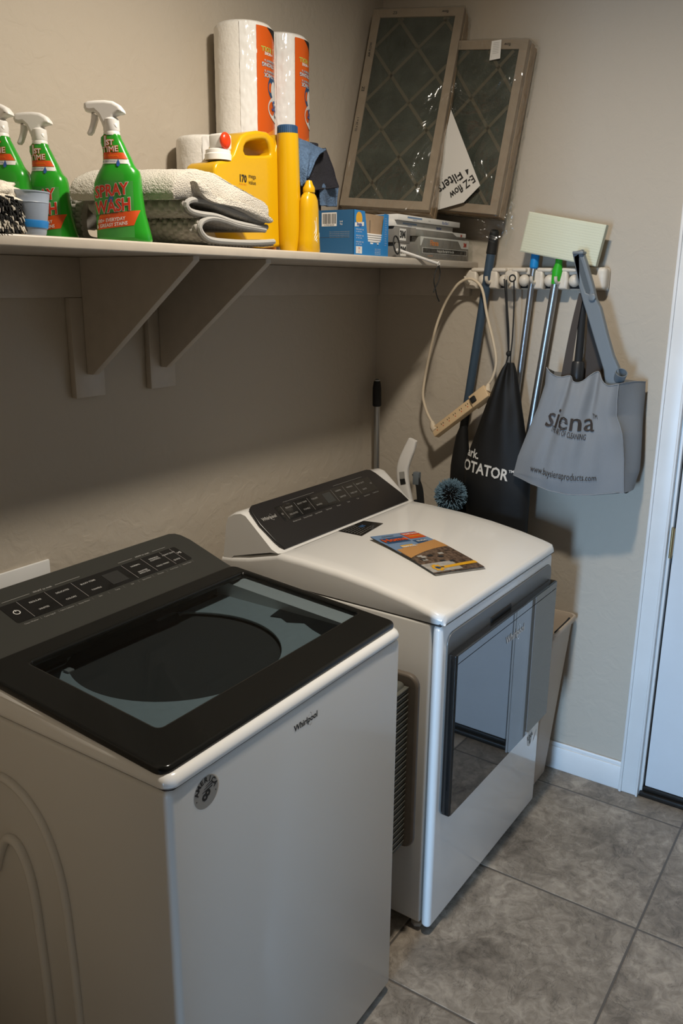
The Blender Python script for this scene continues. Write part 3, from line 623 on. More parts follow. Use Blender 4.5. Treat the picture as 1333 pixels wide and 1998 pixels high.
# ------------------------------------------------------------ spray bottles
Z0 = SZ
prof_b = [(0.0, -.054, .056, .030), (.004, -.056, .0585, .032), (.02, -.0555, .055, .032), (.058, -.055, .046, .031), (.094, -.057, .042, .031), (.115, -.055, .0415, .031),
          (.128, -.049, .041, .029), (.139, -.043, .0385, .027), (.146, -.038, .0315, .024), (.153, -.035, .0275, .022), (.165, -.034, .0225, .020), (.180, -.034, .0150, .018),
          (.192, -.0375, .0095, .017), (.202, -.0365, .004, .016), (.206, -.032, .0035, .0155), (.208, -.0305, .002, .015)]
def bsurf(a, z, out=0.0004):
    l, r, ry = lerp(prof_b, z); cx, rx = (l + r) / 2, (r - l) / 2
    t = max(-1.0, min(1.0, (a - cx) / rx)); y = -ry * (1 - abs(t) ** 2.6) ** (1 / 2.6)
    return (a, y - out, z)
def make_spray():
    t = thing('spray_bottle', 'green stain remover spray bottle with a white trigger, the frontmost and rightmost of the three', 'spray bottle', (-1.487, -.335, Z0), math.radians(-58), 'stain remover spray bottles on the shelf')
    t.scale = (.915, .915, .915)
    n = 40; rings = []
    for z, l, r, ry in prof_b:
        cx, rx = (l + r) / 2, (r - l) / 2; ring = []
        for k in range(n):
            a = 2 * math.pi * k / n; c, s_ = math.cos(a), math.sin(a)
            ring.append((cx + rx * math.copysign(abs(c) ** (2 / 2.6), c), ry * math.copysign(abs(s_) ** (2 / 2.6), s_), z))
        rings.append(ring)
    bod = part(t, 'bottle', MB().loft(rings, M_green), angle=50)
    part(t, 'collar', MB().lathe([(.0165, .206), (.0165, .212), (.0155, .214), (.0165, .216), (.016, .236), (.013, .24)], M_whitep, 28, Matrix.Translation((-.0145, 0, 0))))
    S = lambda s: [((float(q.split()[0]) - 249) / 936, (469 - float(q.split()[1])) / 1050) for q in s.split(';')]
    hd = S("188 190;196 186;210 184.5;228 184;243 186;255 193;262 203;263 208;259 210;252 211;245 214;241 222;249 230;249 238;222 238;219 228;213 214;206 207;199 208;190 206;187 199")
    part(t, 'spray_head', MB().solid([hd], .027, M_whitep, .0065, FY(0), 4), angle=50)
    tg = S("200 208;210 212;211 220;206 234;201 246;196 252;191 252;189 248;193 240;197 228;199 218")
    part(t, 'trigger', MB().solid([tg], .016, M_whitep, .004, FY(0), 3))
    m = MB()
    m.patch(-.052, .008, .030, .118, M_greenlab, lambda a, b_: bsurf(a, b_), 20, 10)
    m.grid(lambda u, v: bsurf(-.0535 + .083 * u + .012 * v, .022 + .030 * v + (.010 * u), .0008), 16, 4, M_orangered)
    fb = lambda a, b_: bsurf(a, b_, .0013); fb2 = lambda a, b_: bsurf(a, b_, .0017)
    m.text('SPRAY', .031, M_inkw, fb, at=(-.016, .098), bold=.055, shear=.15, rot=.12, sx=.80); m.text('SPRAY', .031, M_red, fb2, at=(-.016, .098), bold=.03, shear=.15, rot=.12, sx=.80)
    m.text('WASH', .033, M_inkw, fb, at=(-.014, .068), bold=.055, shear=.15, rot=.12, sx=.80); m.text('WASH', .033, M_red, fb2, at=(-.014, .068), bold=.03, shear=.15, rot=.12, sx=.80)
    m.text('n', .020, M_blueprint, fb2, at=(-.016, .083), bold=.04, shear=.3)
    m.text('LAUNDRY STAIN REMOVER', .0045, M_inkk, fb2, at=(-.030, .053), rot=.12)
    m.text('100+ EVERYDAY\n& GREASY STAINS', .0095, M_inkw, lambda a, b_: bsurf(a, b_, .0015), at=(-.018, .037), bold=.02, rot=.12, shear=.2, sx=.9)
    m.text('RESOLVE', .006, M_orange2, lambda a, b_: bsurf(a, b_, .0015), at=(-.030, .050), rot=.12)
    # neck label
    m.grid(lambda u, v: bsurf(-.034 + (.054 - .008 * v) * u, .1600 + .0125 * v + .004 * (1 - u) * 0, .0007), 12, 3, M_orangered)
    m.grid(lambda u, v: bsurf(-.0345 + .056 * u, .1510 + .008 * v, .0007), 12, 3, M_inkw)
    m.text('STAIN REMOVAL', .0052, M_orange2, fb, at=(-.016, .166)); m.text('IN COLD WATER', .004, M_blueprint, fb, at=(-.018, .155))
    m.text('1', .027, M_orangered, fb, at=(-.024, .193), bold=.06); m.text('1', .027, M_inkw, fb2, at=(-.024, .193), bold=.02)
    m.text('ST', .014, M_orangered, fb, at=(-.0145, .191), bold=.08); m.text('ST', .014, M_inkw, fb2, at=(-.0145, .191), bold=.02)
    m.text('TIME', .016, M_orangered, fb, at=(-.0145, .178), bold=.05, rot=.08); m.text('TIME', .016, M_inkw, fb2, at=(-.0145, .178), bold=.0, rot=.08)
    m.poly([(.002, .160), (-.0015, .152), (-.001, .147), (.002, .145), (.005, .147), (.0055, .152)], M_blueprint, fb2)
    part(bod, 'label', m, recalc=False, angle=60)
    return t
sp0 = make_spray()
dup(sp0, (-1.487, -.125, Z0), math.radians(-60), 'green stain remover spray bottle with a white trigger, behind the frosted measuring cup')
dup(sp0, (-1.583, -.135, Z0), math.radians(-64), 'green stain remover spray bottle with a white trigger, cut off by the left picture edge')

# measuring cup with a band of blue detergent
cx, cy = -1.715, -.345
m = MB()
prof = [(.0001, .002), (.030, .002), (.031, .0), (.033, .004), (.0405, .052), (.0412, .0525), (.0405, .054), (.0425, .068), (.0435, .0685), (.0435, .0705), (.0418, .0705), (.0395, .054), (.0315, .006), (.0001, .005)]
m.lathe(prof, M_cup, 40, caps=False)
cup = thing('measuring_cup', 'small frosted plastic measuring cup with blue detergent residue, at the shelf edge', 'cup', (cx, cy, Z0))
part(cup, 'cup', m, angle=40)
part(cup, 'detergent_residue', MB().lathe([(.0345, .0120), (.0358, .0130), (.0374, .0225), (.0368, .0245), (.0340, .0225)], M_cupblue, 40, Matrix.Rotation(.03, 4, 'Y')), label='blue detergent ring')

# furry duster at the left end
fz = thing('fluffy_duster', 'cream and black fluffy duster head at the left end of the shelf', 'duster', (-1.80, -.345, Z0))
def bumpy(c, r, amp, fr, m_, mt, n=36):
    def f(u, v):
        a, b_ = 2 * math.pi * u, math.pi * (0.02 + .96 * v)
        d = Vector((math.sin(b_) * math.cos(a), math.sin(b_) * math.sin(a), -math.cos(b_)))
        k = 1 + amp * noise.noise(d * fr + Vector(c) * 9)
        return (c[0] + d.x * r[0] * k, c[1] + d.y * r[1] * k, c[2] + d.z * r[2] * k)
    m_.grid(f, n, n, mt, closed_u=True); return m_
part(fz, 'fleece', bumpy((-1.815, -.335, Z0 + .063), (.105, .05, .026), .35, 3.0, MB(), M_fluff), True, angle=80)
m = MB(); m2 = MB()
for k in range(800):
    a = R_.uniform(-1.9, .6); h = R_.uniform(0.004, .054); rx = .075 * math.sqrt(max(.2, 1 - ((h - .030) / .06) ** 2))
    bx_, by_ = -1.805 + rx * math.cos(a), -.338 + .045 * math.sin(a); L_ = R_.uniform(.010, .020)
    p0 = (bx_, by_, Z0 + h + .004); p1 = (bx_ + math.cos(a) * L_ * .7, max(by_ + math.sin(a) * L_ * .7, SY - .01), Z0 + h - .002 + R_.uniform(-.002, .004))
    p2 = (p1[0] + .004 * math.cos(a), p1[1], max(Z0 + .001, p1[2] - .006))
    (m2 if (k % 9 == 0 or (.008 < h < .02 and k % 2)) else m).tube([p0, p1, p2], [.0021, .0019, .0006], M_black if not (k % 9 == 0 or (.008 < h < .02 and k % 2)) else M_fluff, 5)
part(fz, 'black_strands', m, True); part(fz, 'cream_strands', m2, True)
part(fz, 'core', MB().sphere((-1.81, -.335, Z0 + .032), (.07, .042, .031), M_black, 16), True)

SHEAR = -.43
# chenille mats: a ribbon folded over, its pile modelled as rows of bobbles
def resample(path, step):
    out = [Vector(path[0])]; acc = 0.0
    for a, b_ in zip(path, path[1:]):
        a, b_ = Vector(a), Vector(b_); L = (b_ - a).length; t = step - acc
        while t <= L: out.append(a + (b_ - a) * (t / L)); t += step
        acc = (acc + L) % step
    return out
def folded(name_mb, path, th, y0, y1, mt, bob=0.0045, pitch=.0105, side=1, sag=None):
    """path in XZ, thickened to th and swept from y0 (front) to y1 (back) with bobbles on its outer side"""
    P = resample([(p[0], 0, p[1]) for p in path], .00175); n = len(P); ny = int((y1 - y0) / .00175)
    N = []
    for i in range(n):
        t = (P[min(i + 1, n - 1)] - P[max(i - 1, 0)]).normalized(); N.append(Vector((t.z, 0, -t.x)) * side)
    vs = []; fs = []
    for j in range(ny + 1):
        y = y0 + (y1 - y0) * j / ny; w_ = .0025 * noise.noise(Vector((y * 14, 0, 3)))
        for i in range(n):
            s_ = i * .00175; row = math.floor(y / pitch)
            h = abs(math.sin(math.pi * (s_ / pitch + .5 * (row % 2)))) * abs(math.sin(math.pi * y / pitch))
            h = min(1, h * 1.25) ** .6 * bob * (1 + .3 * noise.noise(Vector((s_ * 90, y * 90, 1)))); p = P[i] + N[i] * (th / 2 + h)
            vs.append((p.x + w_ + SHEAR * (y + .385), y, p.z))
        for i in range(n - 1, -1, -1):
            p = P[i] - N[i] * (th / 2); vs.append((p.x + w_ + SHEAR * (y + .385), y, p.z))
    w = 2 * n
    for j in range(ny):
        for i in range(w): a = j * w + i; b_ = j * w + (i + 1) % w; fs.append((a, b_, b_ + w, a + w))
    fs.append(tuple(range(w - 1, -1, -1))); fs.append(tuple(range(ny * w, ny * w + w)))
    name_mb.add(vs, fs, mt); return name_mb, P, N
def edge_binding(P, N, th, y0, mt):
    m = MB(); m.tube([(p.x, y0 - .001, p.z) for p in P[::3]], th * .42, mt, 8); return m
def cat2(pts, n=8): return [(p[0], p[2]) for p in smooth_path([(q[0], 0, q[1]) for q in pts], n)]
mats = [('folded grey chenille bath mat at the bottom of the stack before the jug', [(-1.0910,1.7612),(-1.1424,1.7570),(-1.2036,1.7545),(-1.2696,1.7540),(-1.3088,1.7574),(-1.3281,1.7676),(-1.3335,1.7802),(-1.3224,1.7917),(-1.2960,1.7983),(-1.2598,1.7964),(-1.2158,1.7897),(-1.1593,1.7864),(-1.1182,1.7842)], .0095),
        ('folded grey chenille bath mat, middle layer beneath the white towel', [(-1.1162,1.7919),(-1.1680,1.7912),(-1.2272,1.7952),(-1.2832,1.8041),(-1.3292,1.8051),(-1.3586,1.8090),(-1.3697,1.8178),(-1.3634,1.8269),(-1.3398,1.8316),(-1.2899,1.8296),(-1.2345,1.8195),(-1.1760,1.8109),(-1.1195,1.8058)], .0095)]
for lab_, pth, th in mats:
    path = cat2(pth, 6); z0 = min(p[1] for p in path)
    shift = max(0, Z0 + .0050 + .0047 - z0) if 'bottom' in lab_ else 0.0052
    path = [(p[0], max(p[1] + shift, Z0 + .0100)) for p in path]
    if 'middle' in lab_: path = [(p[0], p[1] + .001) for p in path]
    t = thing('bath_mat', lab_, 'bath mat', (path[0][0] - .1, -.2, Z0), group='chenille bath mats on the shelf')
    mbb, P, N = folded(MB(), path, th, -.385, -.200, M_chen, side=-1)
    part(t, 'pile', mbb, True, angle=80); part(t, 'binding', edge_binding(P, N, th * 1.5, -.386, M_chentrim), True, label='smooth light grey binding')
# third mat standing rolled behind the middle bottle
t = thing('bath_mat', 'grey chenille bath mat bulging up behind the measuring cup and middle bottle', 'bath mat', (-1.36, -.10, Z0), group='chenille bath mats on the shelf')
pth = cat2([(p_[0] + .15, p_[1]) for p_ in [(-1.375, .012), (-1.40, .012), (-1.45, .014), (-1.462, .04), (-1.455, .08), (-1.435, .106), (-1.41, .112), (-1.39, .098), (-1.382, .06), (-1.384, .035)]], 8)
path = [(p[0], Z0 + p[1]) for p in pth]
mbb, P, N = folded(MB(), path, .012, -.14, -.03, M_chen, side=-1)
part(t, 'pile', mbb, True, angle=80)
# white terry towel on top
def terry(section, y0, y1, amp, seed, mt=M_towel, n=150, ny=150, taper=None):
    P = resample(cat2(section + [section[0]], 8) and [(p[0], 0, p[1]) for p in cat2(section + [section[0]], 8)], .0024)
    n = len(P); cxm = sum(p.x for p in P) / n; czm = sum(p.z for p in P) / n; rings = []
    ny = int((y1 - y0) / .0024)
    for j in range(ny + 1):
        y = y0 + (y1 - y0) * j / ny; e_ = min(1, (j + .5) / 5, (ny - j + .5) / 5); sc_ = .80 + .2 * math.sqrt(max(0, 1 - (1 - e_) ** 2)); ring = []
        for i, p in enumerate(P):
            d = Vector((p.x - cxm, 0, p.z - czm)); k = amp * noise.noise(Vector((p.x * 420, y * 420, p.z * 420 + seed))) + amp * 2.0 * noise.noise(Vector((p.x * 30, y * 30, seed)))
            dn = d.normalized(); q = Vector((cxm, 0, czm)) + Vector((d.x * (.97 + .03 * sc_), 0, d.z * sc_)) + dn * k
            ring.append((q.x + SHEAR * (y + .385), y + amp * noise.noise(Vector((p.x * 300, p.z * 300, seed))), q.z))
        rings.append(ring)
    return MB().loft(rings, mt)
t = thing('towel', 'folded white terry towel lying on top of the grey bath mats', 'towel', (-1.3, -.2, Z0 + .08))
sec = [(-1.4031,1.8286),(-1.4076,1.8451),(-1.3979,1.8683),(-1.3717,1.8841),(-1.3277,1.8925),(-1.2794,1.8878),(-1.2242,1.8752),(-1.1659,1.8578),(-1.1240,1.8442),(-1.1117,1.8279),(-1.1159,1.8039),(-1.1414,1.7959),(-1.1848,1.8040),(-1.2348,1.8133),(-1.2823,1.8242),(-1.3279,1.8306),(-1.3499,1.8347),(-1.3833,1.8301)]
sec = [(p[0], p[1] + .004) for p in sec]
part(t, 'terry_fold', terry(sec, -.388, -.190, .0016, 3), True, angle=80)
sec = [(-1.3596,1.8717),(-1.3449,1.8750),(-1.3247,1.8655),(-1.3119,1.8511),(-1.2813,1.8458),(-1.2335,1.8437),(-1.1921,1.8367),(-1.1492,1.8230),(-1.1226,1.8140),(-1.1210,1.8055),(-1.1584,1.8097),(-1.2094,1.8230),(-1.2582,1.8317),(-1.3020,1.8343),(-1.3319,1.8417),(-1.3518,1.8553)]
part(t, 'inner_fold', terry(sec, -.402, -.386, .0008, 8), True, angle=80, label='flatter hemmed flap curling at the front')

# ------------------------------------------------------------ paper towels
def roll(cx, cy, z0, h, r, lab0, label, upside=True, tint=None):
    t = thing('paper_towel_roll' if h < .4 else 'paper_towel_pack', label, 'paper towels', (cx, cy, z0), group=None)
    vx, vy = -2.657 - cx, -1.62 - cy; base = math.atan2(vy, vx)
    def f(deg, z, out=0.0):    # deg grows to the viewer's right
        a = base + math.radians(deg); return ((r + out) * math.cos(a), (r + out) * math.sin(a), z)
    prof = [(.018, 0.012), (.020, .002), (r * .55, .0005), (r * .9, .002), (r * .985, .008), (r, .02), (r * .997, h * .25), (r * 1.002, h * .5), (r * .997, h * .75), (r, h - .02), (r * .985, h - .008), (r * .9, h - .001), (r * .5, h), (.020, h - .002), (.018, h - .02)]
    n = 72; rings = []
    zs = []
    for (r0, za), (r1, zb) in zip(prof, prof[1:]):
        k = max(1, int(abs(zb - za) / .006))
        for q in range(k): zs.append((r0 + (r1 - r0) * q / k, za + (zb - za) * q / k))
    zs.append(prof[-1])
    for rr_, z in zs:
        ring = []
        for k in range(n):
            a = 2 * math.pi * k / n; d = .0009 * noise.noise(Vector((math.cos(a) * 6, math.sin(a) * 6, z * 60))) if rr_ > r * .9 else 0
            ring.append(((rr_ + d) * math.cos(a), (rr_ + d) * math.sin(a), z))
        rings.append(ring)
    part(t, 'roll', MB().loft(rings, M_paper), angle=60)
    # clear wrap with wrinkles over the front
    m = MB()
    m.grid(lambda u, v: f(-8 + u * 33, .006 + v * (h - .012), .0014 + .0018 * noise.noise(Vector((u * 5, v * h * 60, cx * 7)))), 24, int(h * 260), M_rollwrap)
    part(t, 'wrap', m, angle=80, label='shiny clear wrap')
    # printed band
    m = MB(); hb, ht = .012, h - .012
    m.grid(lambda u, v: f(lab0 + u * (150 - lab0), hb + v * (ht - hb), .0020), 30, 8, M_orange)
    dr_ = lambda deg, z, o=.0027: f(deg, z, o)
    def tx(s, size, mt, deg, z, flip=True, bold=.04, o=.0027, sx=1.0, shear=0.0):
        k = 180 / math.pi / r
        m.text(s, size, mt, (lambda a, b_: f(deg - a * k, z - b_, o)) if flip else (lambda a, b_: f(deg + a * k, z + b_, o)), bold=bold, sx=sx, shear=shear)
    if h > .4:
        m.grid(lambda u, v: f(lab0 + 3 + (110 - lab0) * u, hb + v * (.325 - .05 * (1 - u)) , .0023), 14, 6, M_orange2)
        m.grid(lambda u, v: f(lab0 + 25 + 70 * u, ht - .055 * u - .001 + (v - 0) * (.055 * u + .001), .0024), 10, 4, M_black)
        c0 = lab0 + 38
        tx('1 ROLL', .015, M_greenink, c0 - 10, h - .062, bold=.03); tx('= MORE', .009, M_inkw, c0 - 8, h - .072)
        for zz, s1, s2 in ((h - .088, 'ABSORBENT &', 'STRONG'), (h - .112, 'ABSORBENT &', 'THICK')):
            tx(s1, .007, M_capblue, c0 - 4, zz, o=.0025, bold=.06); tx(s1, .007, M_inkw, c0 - 4, zz, bold=0)
            tx(s2, .0125, M_capblue, c0 - 8, zz - .009, o=.0025, bold=.07); tx(s2, .0125, M_inkw, c0 - 8, zz - .009, bold=.015)
        def disc(deg, z, rx, rz, mt, o, a0=0, a1=360):
            k = 180 / math.pi / r
            P = [(rx * math.cos(math.radians(a)), rz * math.sin(math.radians(a))) for a in range(a0, a1 + 1, 10)]
            for (x0, y0), (x1, y1) in zip(P, P[1:]): m.add([f(deg, z, o), f(deg + x0 * k, z + y0, o), f(deg + x1 * k, z + y1, o)], [(0, 1, 2)], mt)
        disc(c0 + 6, h - .148, .024, .028, M_capblue, .0025); disc(c0 + 8, h - .152, .014, .020, M_inkw, .0029)
        m.grid(lambda u, v: f(c0 + 2 + 12 * u, h - .181 + .026 * v, .0031), 4, 2, M_inkw)
        disc(c0 + 20, h - .196, .044, .032, M_inkw, .0033)
        tx('Sparkle', .034, M_blueprint, c0 + 36, h - .190, flip=False, bold=.02, o=.0038, shear=.25); tx('Paper Towels', .010, M_inkk, c0 + 30, h - .212, flip=False, o=.0038)
        tx('6', .06, M_capblue, c0 + 44, .12, flip=False, bold=.04)
    part(t, 'label', m, recalc=False, label='orange printed band')
    return t
roll(-.822, -.085, Z0, .556, .0755, 24, 'tall white paper towel pack with an orange band, left of the two tall ones')
roll(-.669, -.085, Z0, .562, .0755, 30, 'tall white paper towel pack with an orange band, right of the two, beside the filters')
roll(-.975, -.087, Z0, .272, .0755, 38, 'short single paper towel roll with an orange band behind the yellow jug')

# ------------------------------------------------------------ yellow detergent jug
jy = -.300
jg = thing('detergent_jug', 'large yellow laundry detergent jug with a handle, white tap and navy cap', 'jug', (-1.0, -.28, Z0))
out = [(-0.8724,1.7714),(-0.8716,1.8909),(-0.8795,1.9849),(-0.8875,2.0280),(-0.9527,2.0190),(-0.9631,1.9861),(-0.9705,2.0099),(-0.9955,2.0187),(-1.0313,2.0169),(-1.0682,2.0085),(-1.0882,1.9983),(-1.1030,1.9793),(-1.1160,1.9563),(-1.1322,1.9427),(-1.1494,1.9386),(-1.1664,1.9356),(-1.1767,1.9292),(-1.1822,1.9182),(-1.1814,1.8983),(-1.1691,1.8741),(-1.1465,1.8437),(-1.1056,1.8046),(-1.0703,1.7611),(-1.0091,1.7588)]
hole = [(-1.0606,1.9598),(-1.0751,1.9602),(-1.0803,1.9671),(-1.0782,1.9760),(-1.0707,1.9845),(-1.0560,1.9908),(-1.0356,1.9956),(-1.0149,1.9995),(-1.0016,2.0001),(-0.9922,1.9947),(-0.9866,1.9854),(-0.9829,1.9769),(-0.9850,1.9699),(-1.0043,1.9665),(-1.0328,1.9631)]
out = [(p[0], max(p[1], Z0 + .0005)) for p in out]
m = MB().solid([out, hole], .090, M_yellow, .0070, FY(-.252), 5)
bd = part(jg, 'body', m, True, angle=50)
c0 = (-0.9306,-0.3180,1.7784); c1 = (-0.9382,-0.3180,2.0196)
m = MB().tube([(c0[0] + (c1[0] - c0[0]) * k / 8, -.312, Z0 + .001 + (c1[2] - Z0) * k / 8) for k in range(9)], [.024, .0285, .029, .0285, .028, .0275, .027, .0265, .026], M_yellow, 28)
part(jg, 'pour_column', m, True, angle=60)
m = MB().lathe([(.0235, 0), (.0235, .018), (.022, .020), (.001, .0205)], M_capblue, 32, Matrix.Translation((c1[0], -.312, c1[2] - .001)))
for k in range(32): m.rbox((.0228, -.0008, .002), (.0245, .0008, .017), M_capblue, 0, T=Matrix.Translation((c1[0], -.312, c1[2])) @ Matrix.Rotation(k * math.pi / 16, 4, 'Z'))
part(jg, 'cap', m, True, label='navy screw cap')
q = (-1.1392,-0.2700,1.9450)
m = MB().lathe([(.030, -.004), (.030, .008), (.028, .010), (.028, .017), (.022, .019), (.020, .020)], M_whitep, 32, Matrix.Translation((q[0], -.27, q[2])))
m.rbox((q[0] - .010, -.290, q[2] + .018), (q[0] + .026, -.250, q[2] + .052), M_whitep, .006, 3)
tp = part(jg, 'tap', m, True, label='white push-button tap')
m = MB().sphere((q[0] - .001, -.293, q[2] + .036), (.0155, .009, .0175), M_redbtn, 24)
part(tp, 'button', m, True, label='red round button')
p = (-1.0744,-0.2980,1.9069)
m = MB(); fj = lambda a, b_: (p[0] + a, -.2978, p[2] + b_)
m.text('170', .021, M_inkk, fj, at=(-.014, .0), bold=.04, sx=.85); m.text('mega\nvalue', .0135, M_inkk, fj, at=(.0195, .0015), bold=.0, sx=.95); m.text('FL OZ  5.02 L', .0045, M_red, fj, at=(-.014, -.012))
part(bd, 'print', m, True, recalc=False)

# small yellow bottle with white leaf print
b0 = (-0.9065,-0.3550,1.7668)
sb = thing('yellow_bottle', 'small yellow dish soap bottle with a white leaf print, between jug and blue carton', 'bottle', (b0[0], -.352, Z0))
prof_y = [(0, .031, .020), (.004, .0335, .022), (.03, .031, .021), (.06, .0285, .020), (.10, .0275, .019), (.122, .0260, .017), (.132, .021, .014), (.137, .015, .012), (.141, .0135, .012)]
rings = [[(rx * math.copysign(abs(math.cos(a)) ** .85, math.cos(a)), ry * math.copysign(abs(math.sin(a)) ** .85, math.sin(a)), z) for a in [2 * math.pi * k / 32 for k in range(32)]] for z, rx, ry in prof_y]
part(sb, 'bottle', MB().loft(rings, M_yellow), angle=50)
part(sb, 'cap', MB().lathe([(.0145, .139), (.015, .141), (.0145, .150), (.010, .158), (.007, .166), (.001, .168)], M_yellow, 24))
m = MB()
for k, (x0, z0_, x1, z1_) in enumerate(((-.008, .03, .004, .085), (-.004, .028, .012, .075), (.0, .026, .017, .062), (.004, .024, .020, .048), (-.010, .04, -.003, .075))):
    P = smooth_path([(x0, 0, z0_), ((x0 + x1) / 2 + .006, 0, (z0_ + z1_) / 2 - .004), (x1, 0, z1_)], 6)
    m.tube([(q.x, -.0225 + q.z * .035 + abs(q.x) * .25, q.z) for q in P], [.0011] * (len(P) - 1) + [.0004], M_inkw, 6)
part(sb, 'leaf_print', m, recalc=False, label='white leaf print')

# microfibre cloths draped behind
def cloth(name, label, mt, front, back, amp, seed, th=.004):
    """front: list of (left, right) rows from top to bottom"""
    rows = [(Vector(a), Vector(b_)) for a, b_ in front]; n = len(rows)
    def f(u, v):
        k = v * (n - 1); i = min(int(k), n - 2); t = k - i
        L = rows[i][0].lerp(rows[i + 1][0], t); R = rows[i][1].lerp(rows[i + 1][1], t); p = L.lerp(R, u)
        fold = math.sin(u * 9 + seed) * amp * (0.3 + v) + amp * noise.noise(Vector((u * 3, v * 3, seed)))
        return (p.x + fold * .5, p.y + fold, p.z + .0012 * noise.noise(Vector((u * 60, v * 60, seed))))
    m = MB().grid(f, 40, 50, mt)
    m.grid(lambda u, v: tuple(Vector(f(u, v)) + Vector((.003, .004, 0))), 40, 50, mt)
    m.tube([f(k / 30, 1) for k in range(31)], .003, mt, 6); m.tube([f(1, k / 30) for k in range(31)], .003, mt, 6); m.tube([f(0, k / 30) for k in range(31)], .003, mt, 6)
    return solo(name, m, label, 'cloth', (rows[-1][0].x, rows[-1][0].y, Z0), world=True, group='microfibre cloths draped beside the paper towels', angle=80, recalc=False)
cloth('microfibre_cloth', 'blue terry microfibre cloth draped over its stand beside the right paper towels', M_microblue,
      [((-0.7804,-0.2200,2.0332), (-0.6552,-0.2200,2.0279)), ((-0.8253,-0.2600,2.0326), (-0.6934,-0.2500,2.0210)), ((-0.8596,-0.2900,1.9880), (-0.7640,-0.2800,2.0003)), ((-0.8691,-0.3000,1.9508), (-0.8146,-0.3000,1.9747)), ((-0.8629,-0.3000,1.9133), (-0.8411,-0.3000,1.9358))], None, .004, 1.0)
cloth('microfibre_cloth', 'charcoal microfibre cloth hanging under the blue one', M_microdark,
      [((-0.7308,-0.2200,2.0273), (-0.6217,-0.2000,2.0361)), ((-0.7859,-0.2600,1.9868), (-0.6355,-0.2200,2.0095)), ((-0.8176,-0.2700,1.9399), (-0.6248,-0.2300,1.9682)), ((-0.8133,-0.2700,1.9072), (-0.6215,-0.2400,1.9349))], None, .006, 2.0)
cloth('microfibre_cloth', 'small blue cloth corner hanging lowest, just above the blue carton', M_microblue,
      [((-0.7003,-0.2350,1.9665), (-0.5900,-0.2150,1.9593)), ((-0.7166,-0.2500,1.9257), (-0.5894,-0.2200,1.9375)), ((-0.7117,-0.2500,1.8810), (-0.5965,-0.2200,1.8883))], None, .004, 3.0)
part(thing('bottle', 'dark bottle standing under the draped microfibre cloths', 'bottle', (-.712, -.205, Z0)), 'bottle', MB().lathe([(.036, 0), (.038, .004), (.038, .16), (.028, .20), (.022, .22), (.022, .27), (.03, .275), (.03, .285), (.001, .29)], M_microdark, 28))

# ------------------------------------------------------------ blue carton with pads
bxy = -.380
A0 = (-0.7472,-0.3800,1.7510); A1 = (-0.5552,-0.3800,1.7530); Ht = .112
ca = thing('blue_carton', 'bright blue open-front carton of white cleaning pads at the shelf edge', 'carton', (A0[0], -.380, Z0), math.radians(0))
cw = A1[0] - A0[0]; dpt = .17
cut = [(cw * .30, Ht - .001), (cw * .40, .036), (cw * .46, .036), (cw * .47, .030), (cw * .56, .030), (cw * .57, .034), (cw * .66, .034), (cw * .67, .028), (cw * .72, .028), (cw * .74, .036), (cw * .80, .040), (cw * .88, Ht - .001)]
fr_ = [(0, 0), (cw, 0), (cw, Ht), (cw * .88, Ht)] + list(reversed(cut[:-1])) + [(0, Ht)]
m = MB().solid([fr_], .002, M_boxblue, 0, FY(0.001))
m.rbox((cw - .002, .002, 0), (cw, dpt, Ht), M_boxblue, 0).rbox((0, dpt - .002, 0), (cw, dpt, Ht), M_boxblue, 0).rbox((0, .002, 0), (cw, dpt, .002), M_card, 0)
bx = part(ca, 'carton', m)
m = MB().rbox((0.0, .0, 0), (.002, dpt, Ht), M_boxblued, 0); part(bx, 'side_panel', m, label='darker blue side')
m = MB().rbox((.004, .012, .002), (cw - .004, .014, Ht - .004), M_card, 0); m.rbox((.004, .014, Ht - .006), (cw - .004, dpt - .004, Ht - .004), M_card, 0); m.rbox((cw * .55, .0112, .06), (cw * .56, .012, Ht - .02), M_seam, 0)
part(bx, 'inner_sleeve', m, label='brown cardboard sleeve')
for k in range(5): part(ca, 'cleaning_pad', MB().rbox((.012, .0025, .029 + .0058 * k), (cw - .014, .0115, .0343 + .0058 * k), M_whitep, .0022, 3))
m = MB(); fc = lambda a, b_: (a, -.0003, b_); fc2 = lambda a, b_: (a, -.0006, b_)
m.poly([(cw * .14 + .017 * math.cos(k * .393), .091 + .017 * math.sin(k * .393)) for k in range(16)], M_magyellow, fc)
m.poly([(cw * .02, .070), (cw * .27, .074), (cw * .27, .084), (cw * .02, .080)], M_inkw, fc2); m.text('Snuggle', .011, M_blueprint, lambda a, b_: (a, -.0009, b_), at=(cw * .145, .077), bold=.05, sx=.8)
for k in range(9):
    if k % 3 != 2: m.text(('FRESH SCENT  SHEETS', 'use  with  every  wash', 'THAT  CARE')[k % 3][:16], .0048, M_inkw, fc, at=(cw * .06, .064 - .0052 * k), align='LEFT')
for k in range(13): m.text('care use wash'[:9 + k % 3], .0036, M_inkw, fc, at=(cw * .905 - .003, .100 - .0058 * k), align='LEFT', sx=.7)
for k in range(4): m.text('Softener sheets for home', .0032, M_inkw, fc, at=(cw * .60, .018 - .0042 * k), align='LEFT')
m.poly([(cw * .06, .004), (cw * .23, .004), (cw * .23, .022), (cw * .06, .022)], M_inkw, fc)
m.text('100\nct', .008, M_orange, fc2, at=(cw * .145, .013))
fs_ = lambda a, b_: (-.0003, dpt - .066 - a, b_); fs2 = lambda a, b_: (-.0006, dpt - .066 - a, b_)
m.poly([(.006, .072), (.052, .072), (.052, .106), (.006, .106)], M_inkw, fs_)
x = .010
while x < .048: wv = R_.choice((.0008, .0014, .002)); m.poly([(x, .078), (x + wv, .078), (x + wv, .103), (x, .103)], M_inkk, fs2); x += wv + R_.choice((.0009, .0015))
